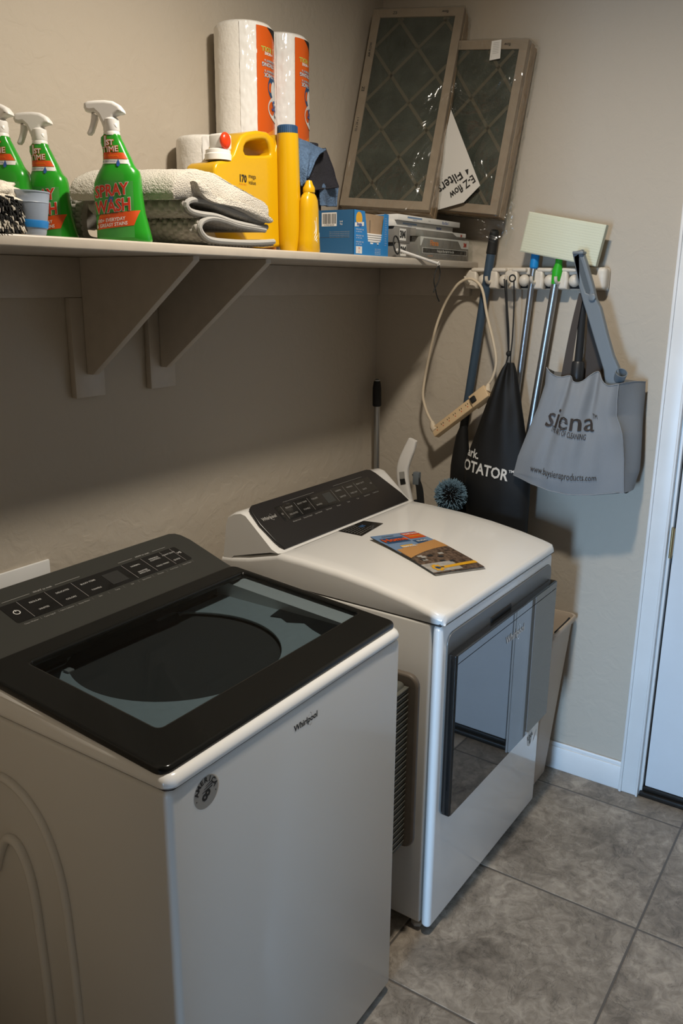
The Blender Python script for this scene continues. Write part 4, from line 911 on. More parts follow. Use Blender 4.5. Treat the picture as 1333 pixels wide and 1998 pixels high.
m.text('0 37000 86228', .005, M_inkk, fs2, at=(.029, .0748)); m.text('fold\nflap', .006, M_inkw, fs_, at=(.066, .080))
for k in range(4): m.text('Store in a cool dry place away from direct heat', .0032, M_ink, fs_, at=(.03, .058 - .0045 * k), align='LEFT')
m.poly([(-.05, .0435), (.09, .0435), (.09, .0441), (-.05, .0441)], M_seam, fs_)
part(bx, 'print', m, recalc=False)
ca.rotation_euler = (0, 0, math.radians(3))

# ------------------------------------------------------------ boxed filters
def box_thing(name, label, lo, hi, mt, draw=None, rz=0.0, group='boxed air filters stacked on the shelf'):
    c = ((lo[0] + hi[0]) / 2, (lo[1] + hi[1]) / 2, lo[2]); t = thing(name, label, 'filter box', c, rz, group)
    hx, hy, hz = (hi[0] - lo[0]) / 2, (hi[1] - lo[1]) / 2, hi[2] - lo[2]
    bxp = part(t, 'box', MB().rbox((-hx, -hy, 0), (hx, hy, hz), mt, .0012))
    if draw:
        m = MB(); draw(m, lambda a, b_, o=.0004: (-hx + a, -hy - o, b_), 2 * hx, hz); part(bxp, 'print', m, recalc=False)
    return t
def d_silver(m, f, w, h):
    F_ = lambda o: (lambda a, b_: f(a, b_, o))
    m.poly([(0, h), (w, h), (w, h * .45), (w * .80, h * .45), (w * .72, h * .86), (0, h * .86)], M_inkw, F_(.0004))
    m.text('3M', h * .42, M_red, F_(.0008), at=(w * .90, h * .62), bold=.07)
def d_front(m, f, w, h):
    F_ = lambda o: (lambda a, b_: f(a, b_, o))
    m.poly([(0, h), (w, h), (w, h * .60), (w * .84, h * .60), (w * .76, h * .93), (.06 * w, h * .93), (.02 * w, h * .60), (0, h * .60)], M_inkw, F_(.0004))
    m.text('3M', h * .26, M_red, F_(.0008), at=(w * .915, h * .77), bold=.07)
    m.text('Filtrete', h * .34, M_orange2, F_(.0008), at=(w * .27, h * .74), bold=.02, sx=.85)
    m.poly([(.04 * w, h * .27), (.97 * w, h * .27), (.97 * w, h * .52), (.04 * w, h * .52)], M_inkw, F_(.0005))
    m.poly([(.05 * w, h * .29), (.96 * w, h * .29), (.96 * w, h * .50), (.05 * w, h * .50)], M_inkk, F_(.0008))
    m.text('Finding the Filter that Fits Your Life', h * .155, M_inkw, F_(.0011), at=(w * .50, h * .395), bold=.02, sx=.80)
    m.text('* * * *', h * .18, M_orange2, F_(.0006), at=(w * .20, h * .10), bold=.04)
def d_white(s):
    def d(m, f, w, h):
        F_ = lambda o: (lambda a, b_: f(a, b_, o))
        m.text(s, h * .62, M_blueprint, F_(.0005), at=(w * .74, h * .46), bold=.04); m.poly([(w * .14, h * .5), (w * .36, h * .5), (w * .36, h * .78), (w * .14, h * .78)], M_skyblue, F_(.0005)); m.text('MADE IN USA', h * .25, M_blueprint, F_(.0008), at=(w * .25, h * .28))
        m.text('BASIC', h * .34, M_ink, F_(.0005), at=(w * .48, h * .46))
    return d
def d_side(m, f, w, h):
    F_ = lambda o: (lambda a, b_: f(a, b_, o))
    m.poly([(w * .30, h * .15), (w * .72, h * .15), (w * .72, h * .9), (w * .30, h * .9)], M_inkw, F_(.0004)); m.text('3M', h * .6, M_inkk, F_(.0008), at=(w * .50, h * .52), bold=.06)
fx0 = (-0.3773,-0.3720,1.7584)[0]; fx1 = (-0.0485,-0.3720,1.7587)[0]
gx0 = (-0.4899,-0.3500,1.7552)[0]
box_thing('filter_box', 'lower front silver filter box with orange lettering and a red logo', (fx0, -.374, Z0), (fx1, -.07, Z0 + .064), M_boxgrey, d_front)
box_thing('filter_box', 'upper front silver filter box with a white corner and red logo', (fx0 - .018, -.368, Z0 + .0645), (fx1 - .012, -.07, Z0 + .086), M_boxgrey, d_silver)
box_thing('filter_box', 'lower rear silver filter box behind the white rod', (gx0 + .01, -.352, Z0), (fx0 - .022, -.06, Z0 + .042), M_boxgrey, d_side)
box_thing('filter_box', 'upper rear silver filter box beside the blue carton', (gx0, -.352, Z0 + .0425), (fx0 - .022, -.06, Z0 + .086), M_boxgrey, d_side)
box_thing('filter_box', 'lower white 12x12x1 filter box', (gx0 - .008, -.352, Z0 + .0865), (fx1 - .075, -.05, Z0 + .1025), M_boxwhite, d_white('12x12x1'))
box_thing('filter_box', 'upper white 12x12x1 filter box, topmost under the furnace filters', (gx0 - .002, -.362, Z0 + .103), (fx1 - .045, -.05, Z0 + .119), M_boxwhite, d_white('12 x 12 x 1'))
# loose clear bag round the silver boxes
m = MB()
m.grid(lambda u, v: (fx0 - .06 + (fx1 - fx0 + .085) * u, -.379 - .004 * noise.noise(Vector((u * 6, v * 6, 1))), Z0 + .002 + (.082 + .01 * noise.noise(Vector((u * 5, 0, 2)))) * v * (1 if u < .8 else 1 - (u - .8) * 2)), 20, 10, M_film2)
m.grid(lambda u, v: (fx1 + .003 + .02 * math.sin(math.pi * v) * (1 - u) + .004 * noise.noise(Vector((u * 6, v * 6, 5))), -.378 + .30 * u, Z0 + .002 + .075 * v), 10, 10, M_film2)
solo('plastic_bag', m, 'clear crinkled plastic bag round the front silver filter boxes', 'bag', (fx0, -.378, Z0), world=True, recalc=False, angle=80)

# ------------------------------------------------------------ furnace filter packs leaning in the corner
def filter_pack(label, BL, BR, TL, TR, depth_v, n, tag_at=None):
    """front face corners in room coordinates, depth_v points from the front filter back to the last one"""
    BL, BR, TL, TR = map(Vector, (BL, BR, TL, TR))
    ux = (BR - BL); w = ux.length; ux.normalize(); uz = TL - BL; uz = (uz - ux * uz.dot(ux)); h = uz.length; uz.normalize(); nrm = uz.cross(ux).normalized()
    if nrm.dot(Vector(depth_v)) < 0: nrm = -nrm
    T = Matrix(((ux.x, nrm.x, uz.x, BL.x), (ux.y, nrm.y, uz.y, BL.y), (ux.z, nrm.z, uz.z, BL.z), (0, 0, 0, 1)))
    t = thing('furnace_filter_pack', label, 'air filter', tuple(BL)); t.matrix_world = T
    t.location = BL; t.rotation_euler = T.to_3x3().to_euler()
    th = .024
    for k in range(n):
        y0 = k * (th + .0012); dx = .002 * math.sin(k * 2.1); dz = .003 * math.cos(k * 1.7)
        m = MB(); b_ = .026
        m.solid([[(dx, dz), (w + dx, dz), (w + dx, h + dz), (dx, h + dz)], [(b_ + dx, b_ + dz), (w - b_ + dx, b_ + dz), (w - b_ + dx, h - b_ + dz), (b_ + dx, h - b_ + dz)]], th, M_card if k else M_cardlight, .001, FY(y0 + th / 2))
        if k == 0:
            fw_ = .010
            def strut(p, q):
                p, q = Vector(p), Vector(q); d = (q - p).normalized(); s_ = Vector((-d.y, d.x)) * fw_ / 2
                m.poly([tuple(p + s_), tuple(q + s_), tuple(q - s_), tuple(p - s_)], M_strut, lambda a, c: (a, .0040, c))
            def clip(p, q):
                x0, x1, z0_, z1_ = b_, w - b_, b_, h - b_; t0, t1 = 0.0, 1.0; d = (q[0] - p[0], q[1] - p[1])
                for pp, qq in ((-d[0], p[0] - x0), (d[0], x1 - p[0]), (-d[1], p[1] - z0_), (d[1], z1_ - p[1])):
                    if abs(pp) < 1e-9:
                        if qq < 0: return
                        continue
                    r_ = qq / pp
                    if pp < 0: t0 = max(t0, r_)
                    else: t1 = min(t1, r_)
                if t0 < t1: strut((p[0] + d[0] * t0, p[1] + d[1] * t0), (p[0] + d[0] * t1, p[1] + d[1] * t1))
            st = .17
            for c in range(-8, 14):
                clip((-.5, c * st - .5 * 1.15 - .03), (w + .5, c * st + (w + .5) * 1.15 - .03)); clip((-.5, c * st + .5 * 1.15 + .02), (w + .5, c * st - (w + .5) * 1.15 + .02))
        f_ = part(t, 'filter', m, label='cardboard framed air filter')
        part(f_, 'filter_media', MB().rbox((b_ - .004, y0 + .005, b_ - .004), (w - b_ + .004, y0 + th - .003, h - b_ + .004), M_filmedia, 0), label='dark green fibre media')
        if k == 0:
            m = MB()
            def edge_txt(s, size, at, rot): m.text(s, size, M_inkk, lambda a, c: (a, -.0006, c), at=at, rot=rot, bold=.02)
            edge_txt('AIR FLOW', .010, (.012, h * .80), math.pi / 2); edge_txt('EZ', .013, (.012, h * .60), math.pi / 2); edge_txt('12 x 24 x 1', .010, (.012, h * .42), math.pi / 2)
            edge_txt('EZ', .012, (w * .25, h - .010), math.pi); edge_txt('flow', .012, (w * .80, h - .010), math.pi)
            part(f_, 'edge_print', m, recalc=False)
    D = n * (th + .0012)
    def wob(x, y, z, o): q = noise.noise(Vector((x * 22, y * 22, z * 22 + w * 9))); return o * (.5 + q)
    m = MB()
    m.grid(lambda u, v: (-.002 + (w + .004) * u, -.0025 - wob(u, 0, v * 3, .003), -.002 + (h + .004) * v), 24, 44, M_film)
    m.grid(lambda u, v: (w + .0035 + wob(u, 1, v * 3, .006), -.002 + (D + .004) * u, -.002 + (h + .004) * v), 8, 44, M_film)
    m.grid(lambda u, v: (-.002 + (w + .004) * u, -.002 + (D + .004) * v, -.0035 - wob(u * 2, 2, v, .006)), 24, 6, M_film)
    m.grid(lambda u, v: (-.002 + (w + .004) * u, -.002 + (D + .004) * v, h + .0035 + wob(u * 2, 3, v, .004)), 24, 6, M_film)
    part(t, 'shrink_wrap', m, recalc=False, angle=80, label='clear shrink wrap')
    return t, T, w, h, D
p1, T1_, w1, h1, D1_ = filter_pack('taller pack of cardboard furnace filters in clear wrap, leaning in the corner', (-0.3036,-0.0350,1.9176), (-0.2417,-0.3250,1.8960), (-0.1299,-0.0300,2.5182), (-0.0992,-0.3150,2.5067), (1, 0, .2), 4)
p2, T2_, w2, h2, D2_ = filter_pack('shorter pack of furnace filters in torn clear wrap, right one against the right wall', (-0.1250,-0.1745,1.9224), (-0.1250,-0.4989,1.8845), (-0.0880,-0.2255,2.4105), (-0.0880,-0.5032,2.3930), (1, 0, .1), 3)
# paper insert and price tag, lettering upside down
m = MB(); 
def quadf(A, B, C, D, o=0.0):
    A, B, C, D = map(Vector, (A, B, C, D)); n_ = (B - A).cross(D - A).normalized()
    if n_.x > 0: n_ = -n_
    return lambda a, b_, e_=0.0: tuple((A * (1 - a) + B * a) * (1 - b_) + (D * (1 - a) + C * a) * b_ + n_ * (o + e_))
tri = [Vector(p) for p in ((-0.1400,-0.2743,1.9019), (-0.1500,-0.3417,2.1956), (-0.1400,-0.4473,1.9732), (-0.1380,-0.3933,1.9266))]
m.add([tuple(v) for v in tri] + [tuple(v + Vector((.001, 0, 0))) for v in tri], [(0, 1, 2, 3), (7, 6, 5, 4)], M_boxwhite)
# frame along the printed lines: origin lower right, text runs upside down towards the left
O_ = Vector((-0.1405,-0.4381,1.9884)); X_ = (Vector((-0.1405,-0.3288,1.9184)) - O_).normalized(); Y_ = (Vector((-0.1425,-0.3869,2.0899)) - O_); Y_ = (Y_ - X_ * Y_.dot(X_)).normalized()
fi = lambda a, b_: tuple(O_ + X_ * a + Y_ * b_ + Vector((-.0012, 0, 0)))
up = lambda a, b_: fi(a, -b_)
m.text('E-Z flow', .034, M_inkk, up, at=(.004, -.014), align='LEFT', bold=.018, sx=.8); m.text('4 Filters', .046, M_inkk, up, at=(.004, -.052), align='LEFT', bold=.018, sx=.8)
for k, s in enumerate(('* Allows more air', 'competitor\'s', '* Designed to', '4X more', '* Lasts', 'up to')): m.text(s, .0135, M_inkk, up, at=(.018 + .003 * k, -.078 - .0185 * k), align='LEFT', bold=.02, sx=.85)
solo('paper_insert', m, 'white triangular paper insert with upside-down black lettering between the filter packs', 'paper', tuple(tri[0]), world=True, recalc=False)
Q = [(-0.0945,-0.4412,2.3835), (-0.0945,-0.4724,2.3835), (-0.0965,-0.4717,2.3322), (-0.0965,-0.4370,2.3309)]
m = MB(); fq = quadf(*Q); m.add([fq(0, 0), fq(1, 0), fq(1, 1), fq(0, 1)], [(0, 1, 2, 3)], M_inkw)
for k in range(7): m.add([fq(.2, .12 + k * .09, .0004), fq(.8, .12 + k * .09, .0004), fq(.8, .14 + k * .09, .0004), fq(.2, .14 + k * .09, .0004)], [(0, 1, 2, 3)], M_ink)
pt = part(p2, 'price_tag', m, True, recalc=False, label='small white printed tag')
# torn film hanging off the right pack
m = MB()
def ragged(A, B, L, seed, n=14):
    A, B = Vector(A), Vector(B)
    m.grid(lambda u, v: tuple(A.lerp(B, v) + Vector((-.004 - .012 * noise.noise(Vector((u * 4, v * 7, seed))), -L * u * (.6 + .6 * noise.noise(Vector((0, v * 9, seed + 3)))), -.03 * u * u + .006 * noise.noise(Vector((u * 8, v * 8, seed)))))), 8, n, M_film2)
ragged((-0.0300,-0.5142,2.3599), (-0.0300,-0.4920,2.0742), .035, 1); ragged((-0.0400,-0.5048,2.0721), (-0.0400,-0.4910,1.8920), .04, 5)
m.grid(lambda u, v: tuple(Vector((-0.1000,-0.4219,1.8826)).lerp(Vector((-0.0500,-0.5212,1.8903)), u) + Vector((.01 * noise.noise(Vector((u * 5, v * 5, 2))), -.01 * math.sin(v * 5), -.10 * v * (.5 + .5 * u)))), 14, 14, M_film2)
solo('loose_plastic_film', m, 'torn clear plastic film hanging off the right filter pack', 'plastic film', (-0.0400,-0.4910,1.8920), world=True, recalc=False, angle=80)

# white rod with black cable-tie loop, black ring
ra, rb_ = Vector((-0.5083,-0.3720,1.7725)), Vector((-0.3336,-0.4150,1.7374))
rd = thing('plastic_rod', 'thin white plastic rod lying over the shelf edge with a black tie loop', 'rod', tuple(ra))
m = MB().tube([ra, ra.lerp(rb_, .3), ra.lerp(rb_, .97)], .0042, M_whitep, 10)
loop = [rb_ + Vector((0.006 * math.cos(a), 0, .006 * math.sin(a))) for a in [k * math.pi / 8 for k in range(17)]]; m.tube(loop, .0018, M_whitep, 8, caps=False)
part(rd, 'rod', m, True)
tp_ = [Vector(p) for p in [(-0.3320,-0.4160,1.7345),(-0.3534,-0.4160,1.7150),(-0.3610,-0.4160,1.6885),(-0.3491,-0.4160,1.6634),(-0.3375,-0.4160,1.6440),(-0.3228,-0.4160,1.6289)]]
tq_ = [Vector(p) for p in [(-0.3353,-0.4160,1.7344),(-0.3234,-0.4160,1.7125),(-0.3313,-0.4160,1.6887),(-0.3497,-0.4160,1.6708),(-0.3616,-0.4160,1.6560)]]
part(rd, 'tie_loop', MB().tube(smooth_path(tp_, 5), .0019, M_black, 8).tube(smooth_path(tq_, 5), .0019, M_black, 8), True, label='black tie loop')
rc_ = Vector((-0.5325,-0.3840,1.7838)); m = MB().tube([rc_ + Vector((.016 * math.cos(a), .004 * math.sin(a), .024 * math.sin(a))) for a in [k * math.pi / 12 for k in range(25)]], .0022, M_black, 8, caps=False)
solo('black_ring', m, 'black wire ring at the right end of the blue carton', 'ring', tuple(rc_ - Vector((0, 0, .024))), world=True)

# ------------------------------------------------------------ tool rail on the right wall
RZ = 1.697
ry0, ry1 = -.367, -.832
rl = thing('tool_rail', 'white plastic mop and broom rail with rubber balls on the right wall', 'rail', (-.001, -.6, RZ - .035))
m = MB().rbox((-.018, ry1, RZ - .032), (-.0008, ry0, RZ + .034), M_offwhite, .008, 4)
m.rbox((-.040, ry1 + .012, RZ + .012), (-.010, ry0 - .012, RZ + .036), M_offwhite, .008, 4)
m.rbox((-.052, ry1, RZ - .030), (-.008, ry1 + .052, RZ + .036), M_offwhite, .012, 4)
part(rl, 'back_rail', m, True)
centers = [(-0.0500,-0.4328,1.6990)[1], (-0.0500,-0.5063,1.6946)[1], (-0.0500,-0.5741,1.6949)[1], (-0.0500,-0.6582,1.6969)[1], (-0.0500,-0.7366,1.6958)[1]]
for i, yc in enumerate(centers):
    yh = yc + .042
    out_ = [(yh - .020, RZ + .028), (yh - .023, RZ - .005), (yh - .021, RZ - .030), (yh + .018, RZ - .030), (yh + .026, RZ - .010), (yh + .024, RZ + .020), (yh + .012, RZ + .030)]
    part(rl, 'holder', MB().solid([out_], .046, M_offwhite, .009, FX(-.034), 4).rbox((-.058, yc - .006, RZ + .022), (-.02, yh, RZ + .034), M_offwhite, .005, 3), True, angle=50)
    part(rl, 'rubber_ball', MB().sphere((-.046, yc + .001, RZ - .004), (.017, .0175, .0185), M_offwhite, 24), True)
    part(rl, 'ball_recess', MB().rbox((-.024, yc - .022, RZ - .028), (-.0185, yc + .022, RZ + .022), M_black, .004), True, label='dark slot behind the ball')
    hk = smooth_path([(-.05, yh + .004, RZ - .006), (-.066, yh + .005, RZ - .012), (-.080, yh + .006, RZ - .004), (-.083, yh + .006, RZ + .008)], 5)
    part(rl, 'hook', MB().tube(hk, .0052, M_offwhite, 10), True)

# power strip hung by its cord
ps = thing('power_strip', 'beige power strip hanging by its looped cord from the left hook of the rail', 'power strip', (-0.1050,-0.3987,1.2714))
loop = [Vector(p) for p in [(-0.0900,-0.2862,1.2204),(-0.0900,-0.2648,1.2541),(-0.0900,-0.2488,1.3008),(-0.0900,-0.2507,1.3540),(-0.0900,-0.2634,1.4332),(-0.0900,-0.2864,1.5367),(-0.0900,-0.3172,1.6177),(-0.0900,-0.3522,1.6707),(-0.0900,-0.3843,1.6936),(-0.0900,-0.4134,1.6953),(-0.0900,-0.4396,1.6779),(-0.0900,-0.4539,1.6493),(-0.0900,-0.4703,1.5838),(-0.0900,-0.4967,1.5035),(-0.0900,-0.5115,1.4387),(-0.0900,-0.5038,1.3885),(-0.0900,-0.4890,1.3623)]]
for p in loop: p.x = -.088 - .02 * max(0, 1.45 - p.z)
part(ps, 'cord', MB().tube(smooth_path(loop, 6), .0045, M_cord, 10), True)
EA, EB = Vector((-0.1000,-0.3031,1.1822)), Vector((-0.1000,-0.4931,1.3384)); ax = (EB - EA); L = ax.length; ax.normalize()
upv = Vector((-.62, ax.z * -.6, .6)); upv = (upv - ax * upv.dot(ax)).normalized(); sd = ax.cross(upv).normalized()
TP = Matrix(((ax.x, sd.x, upv.x, EA.x), (ax.y, sd.y, upv.y, EA.y), (ax.z, sd.z, upv.z, EA.z), (0, 0, 0, 1)))
m = MB().rbox((0, -.018, -.014), (L * .80, .018, .012), M_strip, .003, 3, T=TP).rbox((L * .74, -.022, -.016), (L * 1.02, .022, .018), M_strip, .003, 3, T=TP)
hs = part(ps, 'housing', m, True)
m = MB()
for k in range(6):
    x = L * (.09 + .115 * k)
    m.rbox((x - .0055, -.007, .0118), (x - .0035, -.002, .0128), M_inkk, 0, T=TP); m.rbox((x + .003, -.007, .0118), (x + .005, -.002, .0128), M_inkk, 0, T=TP); m.rbox((x - .0012, .003, .0118), (x + .0018, .006, .0128), M_red, 0, T=TP)
part(hs, 'outlet', m, True, label='row of outlet slots')
part(ps, 'switch', MB().rbox((L * .76, -.010, .015), (L * .84, .010, .025), M_black, .002, T=TP), True, label='black rocker switch')
pg = Vector((-0.0920,-0.2873,1.2207)); part(ps, 'plug', MB().tube([pg, pg.lerp(EA, .5), EA + ax * .012 + upv * .006], [.006, .012, .013], M_cord, 12).tube([loop[-1], EB + upv * .004], [.006, .012], M_cord, 12), True)

# poles
def pole(name, label, A, B, r, mt, grip=None, cat='pole', group=None):
    A, B = Vector(A), Vector(B); t = thing(name, label, cat, tuple(B), group=group)
    part(t, 'pole', MB().tube([A, A.lerp(B, .5), B], r, mt, 20), True)
    return t, A, B
def along(A, B, z): t = (z - A.z) / (B.z - A.z); return A.lerp(B, t)
G_ = 'poles clipped in the tool rail'
A, B = Vector((-0.0480,-0.4639,1.8490)), Vector((-0.0600,-0.4030,1.2840))
B2 = A + (B - A) * 1.02
t = thing('broom', 'slate blue pole with a black grip and dark head, behind the power strip', 'broom', tuple(B2), group=G_)
part(t, 'pole', MB().tube([A.lerp(B, .12), B], .0145, M_blupole, 20), True)
part(t, 'grip', MB().tube([A, A.lerp(B, .01), A.lerp(B, .13), A.lerp(B, .135)], [.010, .0145, .0165, .014], M_black, 20), True, label='black grip')
part(t, 'ferrule', MB().tube([B, B.lerp(B + (B - A) * .06, 1)], .0115, M_whitep, 16), True, label='white collar')
part(t, 'connector', MB().tube([A + (B - A) * 1.055, A + (B - A) * 1.14, A + (B - A) * 1.20], [.014, .0145, .012], M_black, 16), True)
sk = [(Vector(p), w_) for p, w_ in zip([(-0.0620,-0.3962,1.2133),(-0.0620,-0.3904,1.1771),(-0.0620,-0.3893,1.1232),(-0.0620,-0.3862,1.0685),(-0.0620,-0.3875,1.0045),(-0.0620,-0.3854,0.9300),(-0.0620,-0.3846,0.8262)], (.012, .022, .030, .034, .036, .040, .045))]
part(t, 'broom_head', MB().loft([[(p.x + (.016) * math.sin(a), p.y + w_ * math.cos(a), p.z) for a in [2 * math.pi * k / 20 for k in range(20)]] for p, w_ in sk], M_blkcloth), True, label='black bristle head')

A, B = Vector((-0.0520,-0.6076,1.7814)), Vector((-0.0600,-0.5804,1.3629)); E_ = A + (B - A) * ((A.z - .02) / (A.z - B.z)); E_.x = -.10
t = thing('mop_handle', 'thin steel pole with a bright blue end, between drawstring bag and tote', 'pole', tuple(E_), group=G_)
part(t, 'pole', MB().tube([A.lerp(B, .08), A.lerp(B, .5), B, E_], .0098, M_steel, 20), True)
part(t, 'end_cap', MB().tube([A, A.lerp(B, .02), A.lerp(B, .115), A.lerp(B, .125)], [.010, .0135, .0135, .0105], M_bluecap, 18), True, label='bright blue plastic end')
A, B = Vector((-0.0560,-0.6867,1.7577)), Vector((-0.0600,-0.6357,1.2537)); E_ = A + (B - A) * ((A.z - .02) / (A.z - B.z)); E_.x = -.10
t = thing('flat_mop', 'steel pole mop with green joint and pale flat sponge pad, upside down', 'mop', tuple(E_), group=G_)
part(t, 'pole', MB().tube([A.lerp(B, .12), A.lerp(B, .5), B, E_], .0125, M_steel, 20), True)
part(t, 'joint', MB().tube([A + Vector((0, 0, .03)), A.lerp(B, .03), A.lerp(B, .07), A.lerp(B, .15)], [.009, .011, .0165, .0125], M_greencap, 18), True, label='bright green plastic joint')
q = [Vector(p) for p in [(-0.0850,-0.5905,1.8960),(-0.0850,-0.8270,1.8521),(-0.0850,-0.8137,1.7326),(-0.0850,-0.5669,1.7808)]]
X_ = ((q[1] - q[0]) + (q[2] - q[3])) / 2; pw = X_.length; X_.normalize(); Z_ = ((q[0] - q[3]) + (q[1] - q[2])) / 2; ph_ = Z_.length; Z_ = (Z_ - X_ * Z_.dot(X_)).normalized(); N_ = X_.cross(Z_)
if N_.x > 0: N_ = -N_
cp = (q[0] + q[1] + q[2] + q[3]) / 4
def fpad(u, v): return cp + X_ * (u - .5) * pw + Z_ * (v - .5) * ph_
def padf(u, v):
    e_ = min(u * pw, (1 - u) * pw, v * ph_, (1 - v) * ph_); d = .002 * min(1, e_ / .004)
    bumpd = .0009 * abs(math.sin(u * pw / .0075 * math.pi) * math.sin(v * ph_ / .0075 * math.pi)); return tuple(fpad(u, v) + N_ * (d + bumpd))
m = MB().grid(padf, 110, 64, M_mop)
c8 = [fpad(0, 0), fpad(1, 0), fpad(1, 1), fpad(0, 1)]; bk = [p - N_ * .022 for p in c8]
m.add([tuple(p) for p in c8 + bk], [(0, 1, 5, 4), (1, 2, 6, 5), (2, 3, 7, 6), (3, 0, 4, 7), (7, 6, 5, 4)], M_mop)
part(t, 'mop_pad', m, True, angle=60, recalc=False)
# pole leaning in the corner
A, B = Vector((-0.0727,-0.0500,1.3456)), Vector((-.075, -.075, 0.0))
t = thing('corner_pole', 'steel pole with a long black grip standing in the room corner behind the dryer', 'pole', tuple(B))
part(t, 'pole', MB().tube([A, B], .0105, M_steel, 20), True)
part(t, 'grip', MB().tube([A + Vector((0, 0, .002)), A + Vector((0, 0, -.006)), A + Vector((0, 0, -.03)), A.lerp(B, .068), A.lerp(B, .071)], [.006, .012, .0155, .016, .013], M_black, 20), True, label='black rubber grip')

# black drawstring bag
bg = thing('drawstring_bag', 'black nylon drawstring bag with white lettering hanging from the rail', 'bag', (-0.0900,-0.5159,1.2801))
rows = [(v, l, r) for v, l, r in zip((708, 722, 745, 790, 840, 880, 905, 930, 960, 1000, 1060, 1140), (983, 972, 962, 944, 925, 908, 901, 901, 903, 905, 908, 912), (1000, 1004, 1006, 1013, 1022, 1027, 1029, 1030, 1028, 1025, 1022, 1018))]
RW = [[(-0.1250,-0.5532,1.4386), (-0.1250,-0.5792,1.4401)], [(-0.1250,-0.5371,1.4149), (-0.1250,-0.5893,1.4182)], [(-0.1250,-0.5200,1.3760), (-0.1250,-0.5987,1.3816)], [(-0.1250,-0.4922,1.2989), (-0.1250,-0.6158,1.3095)],
      [(-0.1250,-0.4641,1.2112), (-0.1250,-0.6353,1.2288)], [(-0.1250,-0.4399,1.1391), (-0.1250,-0.6487,1.1635)], [(-0.1250,-0.4271,1.0935), (-0.1250,-0.6551,1.1222)], [(-0.1250,-0.4256,1.0489), (-0.1250,-0.6616,1.0807)],
      [(-0.1250,-0.4303,0.9957), (-0.1250,-0.6635,1.0296)], [(-0.1250,-0.4398,0.9247), (-0.1250,-0.6631,0.9604)], [(-0.1250,-0.4514,0.8163), (-0.1250,-0.6653,0.8553)], [(-0.1250,-0.4738,0.6895), (-0.1250,-0.6634,0.7291)]]
tabB = sorted([(r[0][2], r[0][1], r[1][1]) for r in RW])
def bagrow(z): return lerp(tabB, z)
def bagpt(ang, z, o=0.0):
    l, r = bagrow(z); cy_, hw = (l + r) / 2, (l - r) / 2; hx = min(.042, .012 + hw * .38)
    fold = .0035 * math.sin(ang * 7 + z * 6) * min(1, max(0, (z - 1.0) * 4)) + .003 * noise.noise(Vector((ang * 2, z * 12, 4)))
    return (-.102 - (hx + o + fold) * (math.sin(ang) if math.sin(ang) > 0 else .25 * math.sin(ang)), cy_ + (hw + o) * math.cos(ang), z)
zs = [tabB[0][0] + (tabB[-1][0] - tabB[0][0]) * k / 40 for k in range(41)]
part(bg, 'pouch', MB().loft([[bagpt(2 * math.pi * k / 48, z) for k in range(48)] for z in zs], M_blkcloth), True, angle=60)
S1 = [(-0.1050,-0.5367,1.6943),(-0.1050,-0.5457,1.6099),(-0.1050,-0.5561,1.5309),(-0.1050,-0.5586,1.4667),(-0.1050,-0.5522,1.4306)]; S2 = [(-0.1050,-0.5624,1.6944),(-0.1050,-0.5680,1.6104),(-0.1050,-0.5693,1.5155),(-0.1050,-0.5673,1.4672),(-0.1050,-0.5679,1.4316)]; S3 = [(-0.1030,-0.5288,1.6973),(-0.1030,-0.5414,1.6098),(-0.1030,-0.5529,1.5147),(-0.1030,-0.5597,1.4634)]
m = MB().tube(smooth_path(S1, 5), .0026, M_black, 8).tube(smooth_path(S2, 5), .0024, M_black, 8).tube(smooth_path(S3, 5), .0022, M_black, 8)
m.sphere([(-0.1050,-0.5603,1.4668),(-0.1050,1.8719,2.8441)][0], .009, M_black, 12)
lp = Vector([(-0.1030,-0.5561,1.6990),(-0.1030,1.8746,2.8450)][0]); m.tube([lp + Vector((0, .010 * math.cos(a), .010 * math.sin(a))) for a in [k * math.pi / 8 for k in range(17)]], .0024, M_black, 8, caps=False)
part(bg, 'drawstring', m, True)
# lettering wraps round the left side of the bag
zR, zA = (-0.1350,-0.5203,1.0861)[2], (-0.1350,-0.4584,1.1289)[2]
def fbag(y0, z0):
    def f(a, b_):      # a runs to the viewer's right, i.e. towards -y
        z = z0 + b_; l, r = bagrow(z); cy_, hw = (l + r) / 2, (l - r) / 2; y = y0 - a; t = (y - cy_) / (hw + .001); t = max(-1, min(1, t)); an = math.acos(t)
        x, yy, zz = bagpt(an, z, .0012); return (x - .0010, yy, zz)
    return f
yC = (-0.1350,-0.5130,1.0852)[1]
m = MB(); m.text('ROTATOR', .052, M_inkw, fbag(yC + .013, zR), bold=.025, sx=.80, at=(0, 0), rot=-.10); m.text('TM', .012, M_inkw, fbag(yC + .013, zR), at=(.108, .006), bold=.03)
yS = (-0.1350,-0.4806,1.1316)[1]
m.text('Shark.', .042, M_inkw, fbag(yS, zA), align='RIGHT', at=(.012, .004), bold=.02, sx=.82, rot=-.10)
part(bg, 'lettering', m, True, recalc=False, label='white block lettering')

